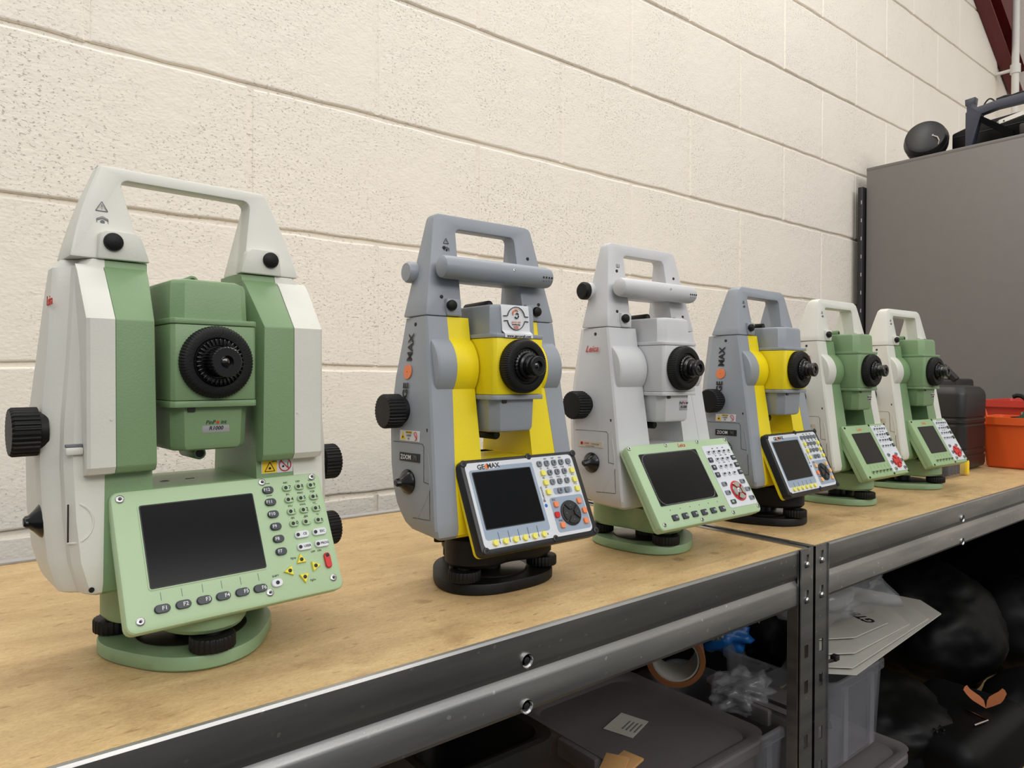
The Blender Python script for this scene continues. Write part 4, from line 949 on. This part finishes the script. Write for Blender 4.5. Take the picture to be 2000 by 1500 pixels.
# blue-black bracket
br = rootbox('steel_bracket', W(2.44, .80, ct), 'blue-black cast steel bracket with a flared foot standing on the cabinet', 'bracket')
def P3(y, z, x=-.02): return (x, y, z)
g = G()
poly = [(.022, 0), (.022, .108), (.019, .110), (.019, .128), (.023, .129), (.024, .148), (-.004, .150), (-.002, .131), (-.001, .130), (-.004, .117), (-.060, .124), (-.230, .128), (-.230, .098), (-.060, .100), (-.020, .094), (-.010, .060), (.005, .0)]
g.prism(poly, fYZ, -.022, .004, 'bluegrey', bev=.0015); g.obj('frame', br)
g = G(); g.loft([[(-.02, -.018, .090), (.002, -.018, .090), (.002, -.018, .070), (-.02, -.018, .070)], [(-.02, -.100, .026), (.002, -.100, .026), (.002, -.100, .002), (-.02, -.100, .002)]], 'void'); g.obj('brace', br)
g = G(); pts = [(-.01, -.020+(-.036)*t_, .116+.020*sin(pi*t_)) for t_ in [i/10 for i in range(11)]]; g.tube(pts, .0022, 'ink', n=6); g.tube([(-.01, -.056-.02*i, .128+.003*(i % 2)) for i in range(6)], .004, 'ink', n=6); g.obj('strap', br)
g = G(); g.loft([[(.05, -.030, .074), (-.01, -.062, .066), (-.01, -.062, .054), (.05, -.030, .070)], [(.05, -.230, .102), (-.01, -.230, .098), (-.01, -.230, .084), (.05, -.230, .096)]], 'bwhite')
g.rev([(.0022, 0), (.0022, .0006)], (-.0104, -.075, .0605), (-1, 0, 0), 'ink', n=10)
wt = g.obj('metal_tray'); wt.location = W(2.44, .80, ct); tag(wt, 'white folded metal tray lying under the bracket arm on the cabinet', 'tray')
g = G(); g.box((-.005, -.225, .001), (.09, -.11, .045), 'case', bev=.006); o = g.obj('black_box'); o.location = W(2.44, .80, ct); tag(o, 'low black box under the white tray on the cabinet', 'box')

# ------------------------------------------------------------------ right end of the bench
hc = rootbox('hard_case', W(1.62, .575, 0), 'black ribbed upright hard case behind the last instrument', 'case')
g = G(); rr = lambda s, z: [(a, b, z) for a, b in rrect(-.065-s, -.050-s, .065+s, .055+s, .018, 5)]
rings = [rr(-.012, 0), rr(-.002, .006), rr(0, .012)]
for zc_ in (.030, .042, .092, .104): rings += [rr(0, zc_-.003), rr(-.0018, zc_-.001), rr(-.0018, zc_+.001), rr(0, zc_+.003)]
rings += [rr(0, .150), rr(-.002, .158), rr(-.008, .166), rr(-.022, .169)]
g.loft(rings, 'case'); g.obj('shell', hc)
hb = rootbox('hard_case', W(1.905, .700, 0), 'taller black hard case with a folding carry handle, behind the ribbed one', 'case')
g = G(); g.box((-.055, -.06, 0), (.055, .065, .182), 'case', bev=.008); g.obj('shell', hb)
g = G(); g.tube([(-.05, .045, .176), (-.05, .030, .206), (-.05, -.030, .207), (-.05, -.055, .178)], .0075, 'case', n=8, flat=1.6); g.obj('carry_handle', hb)
g = G(); g.box((-.062, -.020, .172), (-.045, .005, .198), 'case', bev=.003); g.obj('latch', hb)
og = rootbox('organiser_box', W(1.475, .545, 0), 'small clear organiser box with a yellow end behind the last instrument', 'box')
g = G(); g.box((-.055, -.040, .002), (.030, .050, .026), 'clear', bev=.003); g.obj('tray', og)
g = G(); g.box((.028, -.044, .001), (.040, .052, .030), 'warn', bev=.004); g.obj('latch_end', og)
g = G()
for i in range(5): g.box((-.050+i*.016, -.035, .004), (-.048+i*.016, .045, .022), 'ink')
g.obj('divider', og)
g = G(); g.loft([[(-.005, -.03, .004), (.01, -.03, .004), (.01, .04, .004), (-.005, .04, .004)], [(-.003, -.028, .016), (.008, -.028, .016), (.008, .038, .016), (-.003, .038, .016)]], 'cardb'); g.obj('contents', og)
# red crate and orange bin
def crate(loc, sx, sy, h, m, label, name='plastic_crate', rim=.006, taper=.85):
    r = rootbox(name, loc, label, 'crate')
    g = G(); t = .003
    out = lambda k, z: [(a*k, b*k, z) for a, b in rrect(-sx, -sy, sx, sy, .010, 4)]
    inn = lambda k, z: [((abs(a)*k-t)*math.copysign(1, a), (abs(b)*k-t)*math.copysign(1, b), z) for a, b in rrect(-sx, -sy, sx, sy, .010, 4)]
    g.loft([out(taper*.95, 0), out(taper, .003), out(.985, h-.016), out(1.06, h-.015), out(1.06, h), inn(1.0, h), inn(taper, .006)], m); g.obj('shell', r)
    return r
crate(W(2.015, .520, 0), .105, .095, .132, 'reds', 'red plastic crate behind the orange bin')
ob = crate(W(1.745, .468, 0), .062, .075, .104, 'oranges', 'orange plastic storage bin standing beside the black hard case', 'storage_bin')
g = G(); g.box((-.068, .060, .084), (-.060, .072, .104), 'oranges', bev=.001); g.tube([(-.06, .060, .10), (-.062, .068, .13), (-.06, .074, .136)], .004, 'oranges', n=6); g.obj('hook', ob)
# tools
pl = rootbox('pliers', W(1.745, .468, .006), 'black handled pliers with a looped grip standing in the orange bin', 'tool')
g = G(); pts = [(.0, .02, .06)] + [(.0, .022+.018*cos(a), .118+.024*sin(a)) for a in [math.radians(-60+i*-24) for i in range(11)]]; g.tube(pts, .0045, 'black', n=8); g.obj('handle', pl)
g = G(); g.tube([(0, .02, .02), (.0, .008, .09), (0, -.022, .128)], [.008, .0055, .005], 'black', n=8); g.rev([(.008, 0), (.009, .004), (.009, .012), (.006, .016)], (0, -.024, .124), (0, -.5, 1), 'blackg', n=12); g.obj('handle', pl)
g = G(); g.tube([(0, .012, .01), (-.004, .013, .108)], [.004, .002], 'steel', n=6); g.obj('blade', pl)
gt = rootbox('clamp_tool', W(1.745, .450, .006), 'dark green gripped hand tool lying across the orange bin', 'tool')
g = G(); g.tube([(0, .045, .075), (0, .025, .100), (0, .0, .105), (0, -.035, .085)], [.008, .010, .009, .007], 'tgreen2', n=8); g.obj('grip', gt)
g = G(); g.tube([(0.01, .0, .04), (.01, -.025, .10), (.01, -.045, .118)], [.012, .008, .006], 'tgreen2', n=8); g.obj('grip', gt)
g = G(); g.tube([(-.01, -.030, .108), (-.01, -.034, .128)], .004, 'bluebag', n=8); o = g.obj('marker_pen'); o.location = W(1.745, .468, .006); tag(o, 'small blue capped pen upright in the orange bin', 'pen')
cw = rootbox('charger', W(1.705, .408, 0), 'white plug-in charger block with a black plug at the right edge of the photo', 'charger')
g = G(); g.box((-.035, -.055, 0), (.035, .040, .026), 'bwhite', bev=.004); g.obj('body', cw)
g = G(); g.box((-.012, -.045, .026), (.014, .018, .040), 'blackg', bev=.003); g.box((-.030, -.030, .026), (-.028, .022, .060), 'clear', bev=.0005); g.obj('plug', cw)

# ------------------------------------------------------------------ under the bench
SH = -.345
g = G()
rng = [i/40 for i in range(41)]
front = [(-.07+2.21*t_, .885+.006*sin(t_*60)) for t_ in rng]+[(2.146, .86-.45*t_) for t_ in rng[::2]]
g.loft([[W(x, y, -.89) for x, y in front]+[W(x+.0012, y+.001, -.89) for x, y in front[::-1]], [W(x, y, -.012) for x, y in front]+[W(x+.0012, y+.001, -.012) for x, y in front[::-1]]], 'void')  # sheet added around the racks to keep the space underneath black
tag(g.obj('dark_backing'), 'added black sheet behind the racks, standing in for the dark under the bench', 'sheet')
def storage(x0, x1, d0, d1, z0, z1, label, lid=True, rot=0):
    cx, cy = (x0+x1)/2, (d0+d1)/2; sx, sy = (x1-x0)/2, (d1-d0)/2; h = z1-z0
    r = empty('storage_box', W(cx, cy, z0), rot, label, 'box')
    g = G(); t = .0022
    P = rrect(-sx, -sy, sx, sy, .022, 5)
    o = lambda k, z: [(a*k, b*k, z) for a, b in P]
    i_ = lambda k, z: [(a*k-math.copysign(t, a), b*k-math.copysign(t, b), z) for a, b in P]
    g.loft([o(.86, 0), o(.89, .004), o(.945, h-.020), o(.985, h-.018), o(.985, h-.008), o(.965, h-.006), i_(.955, h-.006), i_(.88, .004)], 'clear' if not lid else 'milky'); 
    for a in (-1, 1):
        for b in (-.45, .45): g.box((b*sx-.006, a*sy*.92-.002, .01), (b*sx+.006, a*sy*.92+.002, h-.02), 'clear')
    g.obj('tub', r)
    if lid:
        g = G(); l = lambda s, z: [(a-math.copysign(s, a), b-math.copysign(s, b), z) for a, b in P]
        g.loft([l(-.002, h-.016), l(-.004, h-.014), l(-.004, h-.003), l(-.001, h), l(.008, h), l(.013, h-.003), l(.016, h-.0065)], 'milky')
        for a in (-1, 1):
            g.box((a*sx-.006, -.030, h-.022), (a*sx+.006, .030, h-.001), 'milky', bev=.003)
        g.obj('lid', r)
    return r
b1 = storage(.540, .745-.012, .440, .668, SH, -.218, 'clear lidded storage box with a paper label, on the lower shelf left of the posts')
g = G(); g.loft([[(-.040, .018, .1212), (.004, .030, .1212), (.014, -.004, .1212), (-.030, -.018, .1212)], [(-.040, .018, .1216), (.004, .030, .1225), (.014, -.004, .1217), (-.030, -.018, .1218)]], 'paper')
lb = g.obj('paper_label', b1); g = G()
for i in range(4): g.box((-.022, -.006+i*.005, .1219), (.000, -.0045+i*.005, .1223), 'inkg', mtx=Matrix.Rotation(.3, 4, 'Z'))
g.obj('print', lb)
for q, (x, y, sx, sy, h, m) in enumerate(((-.02, .03, .05, .06, .06, 'case'), (.04, -.04, .035, .045, .05, 'bag'))):
    g = G(); g.box((x-sx, y-sy, .006), (x+sx, y+sy, .006+h), m, bev=.01); o = g.obj('black_pouch'); o.location = b1.location.copy(); tag(o, ['larger dark pouch seen dimly through the lidded box under the bench', 'smaller dark pouch at the front of the lidded box under the bench'][q], 'pouch')
b2 = storage(.752, .895, .470, .700, SH, -.245, 'open clear storage tub full of oddments behind the rack posts', lid=False)
b2c = b2.location
# contents: tape roll, tissue, blue bag, black bag
g = G(); g.rev([(.040, 0), (.0405, .001), (.0405, .047), (.040, .048), (.033, .048), (.033, 0), (.040, 0)], (0, 0, 0), (.70, .60, .10), 'tape', n=40, cap=False)
o = g.obj('tape_roll'); o.location = W(.790, .620, -.208); tag(o, 'roll of brown packing tape in the open tub under the bench', 'tape')
g = G(); g.rev([(.0325, .002), (.0325, .046), (.030, .046), (.030, .002), (.0325, .002)], (0, 0, 0), (.70, .60, .10), 'paper', n=32, cap=False); g.obj('paper_core', o)
def crumple(name, loc, r, m, label, cat, seed=0, amp=.35, sub=4, scale=(1, 1, 1), f=3.0, th=0):
    t = bmesh.new(); bmesh.ops.create_icosphere(t, subdivisions=sub, radius=1)
    for v in t.verts:
        n_ = noise.noise(v.co*f+Vector((seed, 0, 0)))+.5*abs(noise.noise(v.co*f*2.2+Vector((0, seed, 0))))+.22*abs(noise.noise(v.co*f*5+Vector((seed, seed, 0))))
        v.co *= 1+amp*n_
        v.co = Vector((v.co.x*scale[0], v.co.y*scale[1], v.co.z*scale[2]))*r
    zmin = min(v.co.z for v in t.verts)
    for v in t.verts: v.co.z -= zmin
    g = G(); g.take(t, m); o = g.obj(name, smooth=3.2); o.location = loc
    if label: tag(o, label, cat)
    return o
crumple('tissue', W(.905, .640, -.212), .017, 'paper', 'crumpled white tissue on top of the open tub under the bench', 'tissue', 3, .5, 4, f=5)
crumple('plastic_bag', W(.960, .660, -.250), .045, 'bluebag', 'blue plastic bag in the tub behind the posts', 'bag', 5, .4, 4, (1, 1, .8))
bb = crumple('plastic_bag', W(1.00, .620, -.270), .055, 'bag', 'black bag with white lettering behind the blue bag under the bench', 'bag', 8, .3, 4, (.7, 1, 1.3))
g = G(); g.text('25', .028, (-.044, -.02, .10), (0, -.25, 1), (0, 1, 0.2), 'inkw', bold=.02, th=.0006); g.obj('lettering', bb)
crumple('plastic_bag', W(.93, .70, -.150), .05, 'film', 'clear crinkled bag above the black bag, right behind the posts', 'bag', 11, .5, 4, (1.5, 1, .7))
crumple('plastic_bag', W(.835, .545, -.262), .030, 'film', 'small clear crinkled bag in front of the tape roll', 'bag', 21, .5, 4, (1.5, 1, .7))
g = G(); g.tube([(0, 0, 0), (.05, -.01, .004), (.10, -.02, .01)], .0016, 'ink', n=6); o = g.obj('cable'); o.location = W(.80, .56, -.232); tag(o, 'thin black cable lying over the open tub', 'cable')
# right of the posts
S2 = -.52
b5 = storage(.815, 1.085, .425, .650, S2+.0, -.345, 'bottom lidded storage box right of the posts, carrying two tubs')
b3 = storage(.905, 1.075, .455, .635, -.3445, -.215, 'clear storage tub under the leaflets, right of the rack posts', lid=False)
b4 = storage(.815, .880, .440, .60, -.3445, -.235, 'narrow milky lidded box right beside the rack posts', lid=True)
crumple('plastic_bag', W(.965, .545, -.336), .050, 'bag', 'black bag of oddments inside the clear tub right of the posts', 'bag', 31, .25, 4, (1, 1, .5))
# leaflets
lx = [((.820, .400), (1.235, .610), 0, 'bottom white leaflet of the stack, curling over the tub'), ((.812, .430), (1.215, .600), .004, 'second white leaflet from the bottom of the stack'), ((.820, .455), (1.18, .60), .009, 'printed grey leaflet in the middle of the stack'), ((.815, .50), (1.15, .61), .014, 'top leaflet with a round printed emblem')]
corners = [[(.905, .425), (1.155, .418), (1.215, .470), (1.205, .600), (1.13, .610), (.855, .462)],
           [(.910, .432), (1.130, .426), (1.190, .485), (1.19, .605), (1.13, .615), (.860, .468)],
           [(.945, .446), (1.100, .440), (1.165, .510), (1.17, .610), (1.12, .615), (.885, .480)],
           [(.985, .465), (1.075, .460), (1.150, .540), (1.15, .615), (1.12, .620), (.925, .500)]]
for k, cs in enumerate(corners):
    g = G(); zz = -.190+k*.0045
    zf = lambda x, y: zz+.016*max(0, x-1.10)/.1+.012*max(0, .47-y)/.05*max(0, x-1.0)/.1-.006*max(0, .46-y)/.05
    n_ = 5
    cx = sum(c[0] for c in cs)/6; cy = sum(c[1] for c in cs)/6
    rings_ = []
    for s_ in (1, .8, .5, .2, .02):
        rings_.append([W(cx+(c[0]-cx)*s_, cy+(c[1]-cy)*s_, zf(cx+(c[0]-cx)*s_, cy+(c[1]-cy)*s_)+.0016) for c in cs])
    low = [[p-Vector((0, 0, .0014)) for p in r_] for r_ in rings_]
    g.loft(low[::-1]+rings_, 'paper')
    o = g.obj('leaflet', smooth=.9); tag(o, lx[k][3], 'leaflet', 'leaflets on the clear tub')
    if k == 3:
        h = G(); c = W(1.115, .585, zf(1.115, .585)+.0022)
        h.tube([c+Vector((cos(i*pi/12)*.022, sin(i*pi/12)*.018, .0004)) for i in range(19)], .0009, 'ink', n=4); h.rev([(.006, 0), (.006, .0006)], c, (0, 0, 1), 'ink', n=14)
        h.obj('emblem', o)
        h = G(); h.text('GT84', .024, W(1.075, .500, zf(1.075, .50)+.0020), (.45, .9, 0), (-.9, .45, 0), 'ink', bold=.02, th=.0004); h.obj('lettering', o)
crumple('plastic_bag', W(1.00, .535, -.172), .088, 'film', 'large clear crinkled plastic bag on top of the leaflets', 'bag', 41, .45, 4, (1.25, 1.0, .62), f=2.6)
g = G(); g.tube([(0, 0, 0), (.018, .002, .001), (.034, .0, 0)], .0022, 'ink', n=6); g.box((.032, -.004, -.001), (.042, .004, .006), 'ink', bev=.001); o = g.obj('cable_tie'); o.location = W(.842, .440, -.172); tag(o, 'black cable clip resting on the leaflets beside the post', 'clip')
# dark things at lower right
crumple('bin_bag', W(1.30, .60, S2), .13, 'bag', 'black bin bag beside the clear tubs on the lower shelf', 'bag', 51, .16, 5, (1.1, 1.1, .62), f=1.6)
hs = rootbox('tool_case', W(1.36, .42, S2), 'black tool case with chrome clasp in the bottom right corner', 'case')
g = G(); g.box((-.12, -.02, .0), (.16, .15, .125), 'bag', bev=.030, seg=4); g.obj('body', hs)
g = G(); g.tube([(-.030, .010, .1285), (.006, .002, .1290), (.020, .040, .1290)], .0018, 'steel', n=6); g.obj('clasp', hs)
g = G(); g.tube([(-.10, .040, .128), (-.085, .055, .128), (-.070, .075, .128)], .0012, 'steel', n=5); g.tube([(-.085, .035, .128), (-.060, .060, .128)], .0010, 'steel', n=5); g.obj('zip', hs)
crumple('bin_bag', W(1.74, .66, S2), .15, 'bag', 'largest black bin bag at the back right, behind the dry leaf', 'bag', 61, .14, 5, (1.15, 1.0, .9), f=1.5)
crumple('bin_bag', W(1.70, .455, S2), .10, 'bag', 'low black bin bag lying at the front right of the lower shelf', 'bag', 81, .14, 4, (1.5, .7, .5), f=1.5)
crumple('bin_bag', W(1.97, .56, S2), .10, 'bag', 'smaller black bin bag at the far right end under the bench', 'bag', 71, .14, 4, (1.0, 1.0, 1.1), f=1.5)
# dry leaf
g = G()
def half(s):
    P = [(0, 0), (.007, .005), (.012, .009), (.017, .013), (.021, .019), (.024, .025), (.027, .033), (.025, .040), (.022, .043), (.018, .036), (.012, .030), (.006, .024), (.002, .016)]
    up = [(s*x*1.25, y*.82, .30*x+.003*sin(y*150)) for x, y in P]
    g.loft([[Vector(p) for p in up], [Vector(p)+Vector((0, 0, .0009)) for p in up]], 'leaf')
half(1); half(-1)
lf = g.obj('dry_leaf'); lf.location = W(1.415, .440, -.392); lf.rotation_euler = (math.radians(68), 0, math.radians(-52)); tag(lf, 'folded orange-brown dry leaf on the black case under the bench', 'leaf')
# left of the clear box
bc = rootbox('plastic_tray', W(.365, .545, SH), 'black moulded plastic tray under the bench at the left of the clear box', 'tray')
g = G(); k = lambda s, z: [(a-math.copysign(s, a), b-math.copysign(s, b), z) for a, b in rrect(-.065, -.08, .065, .11, .02, 4)]
g.loft([k(.035, .08), k(.028, .083), k(.012, .170), k(.012, .188), k(.0, .192), k(0, .210), k(.004, .212), k(.010, .210), k(.02, .17), k(.035, .09)], 'case'); g.obj('tub', bc)
g = G(); g.box((-.10, -.105, 0), (-.035, -.060, .193), 'bag', bev=.004); o = g.obj('black_box'); o.location = W(.40, .52, SH); tag(o, 'narrow black box in front of the moulded tray on the lower shelf', 'box')
g = G(); g.box((0, 0, 0), (.055, .045, .004), 'paper'); g.box((.014, .018, .004), (.046, .022, .0046), 'ink'); g.box((.014, .018, .004), (.019, .038, .0046), 'ink'); o = g.obj('booklet'); o.location = W(.310, .418, -.151); o.rotation_euler = (0, 0, .3); tag(o, 'white booklet with black print at the bottom edge under the bench', 'booklet')
for i, (a, b, rz) in enumerate((((.448, .425), 0, .15), ((.440, .410), 0, .5))):
    g = G(); g.box((0, 0, 0), (.060, .022, .0025), 'cardb', bev=.0006); o = g.obj('cardboard_strip'); o.location = W(a[0], a[1], -.1765+i*.004); o.rotation_euler = (0, -.08, rz); tag(o, ['torn cardboard strip lying against the clear box, the upper one', 'torn cardboard strip lying against the clear box, the lower one'][1-i], 'cardboard', 'torn cardboard strips')
g = G(); g.box((0, 0, 0), (.055, .042, .168), 'cardb', bev=.001); o = g.obj('cardboard_box'); o.location = W(.445, .415, SH); tag(o, 'cardboard box under the torn strips on the lower shelf', 'box')
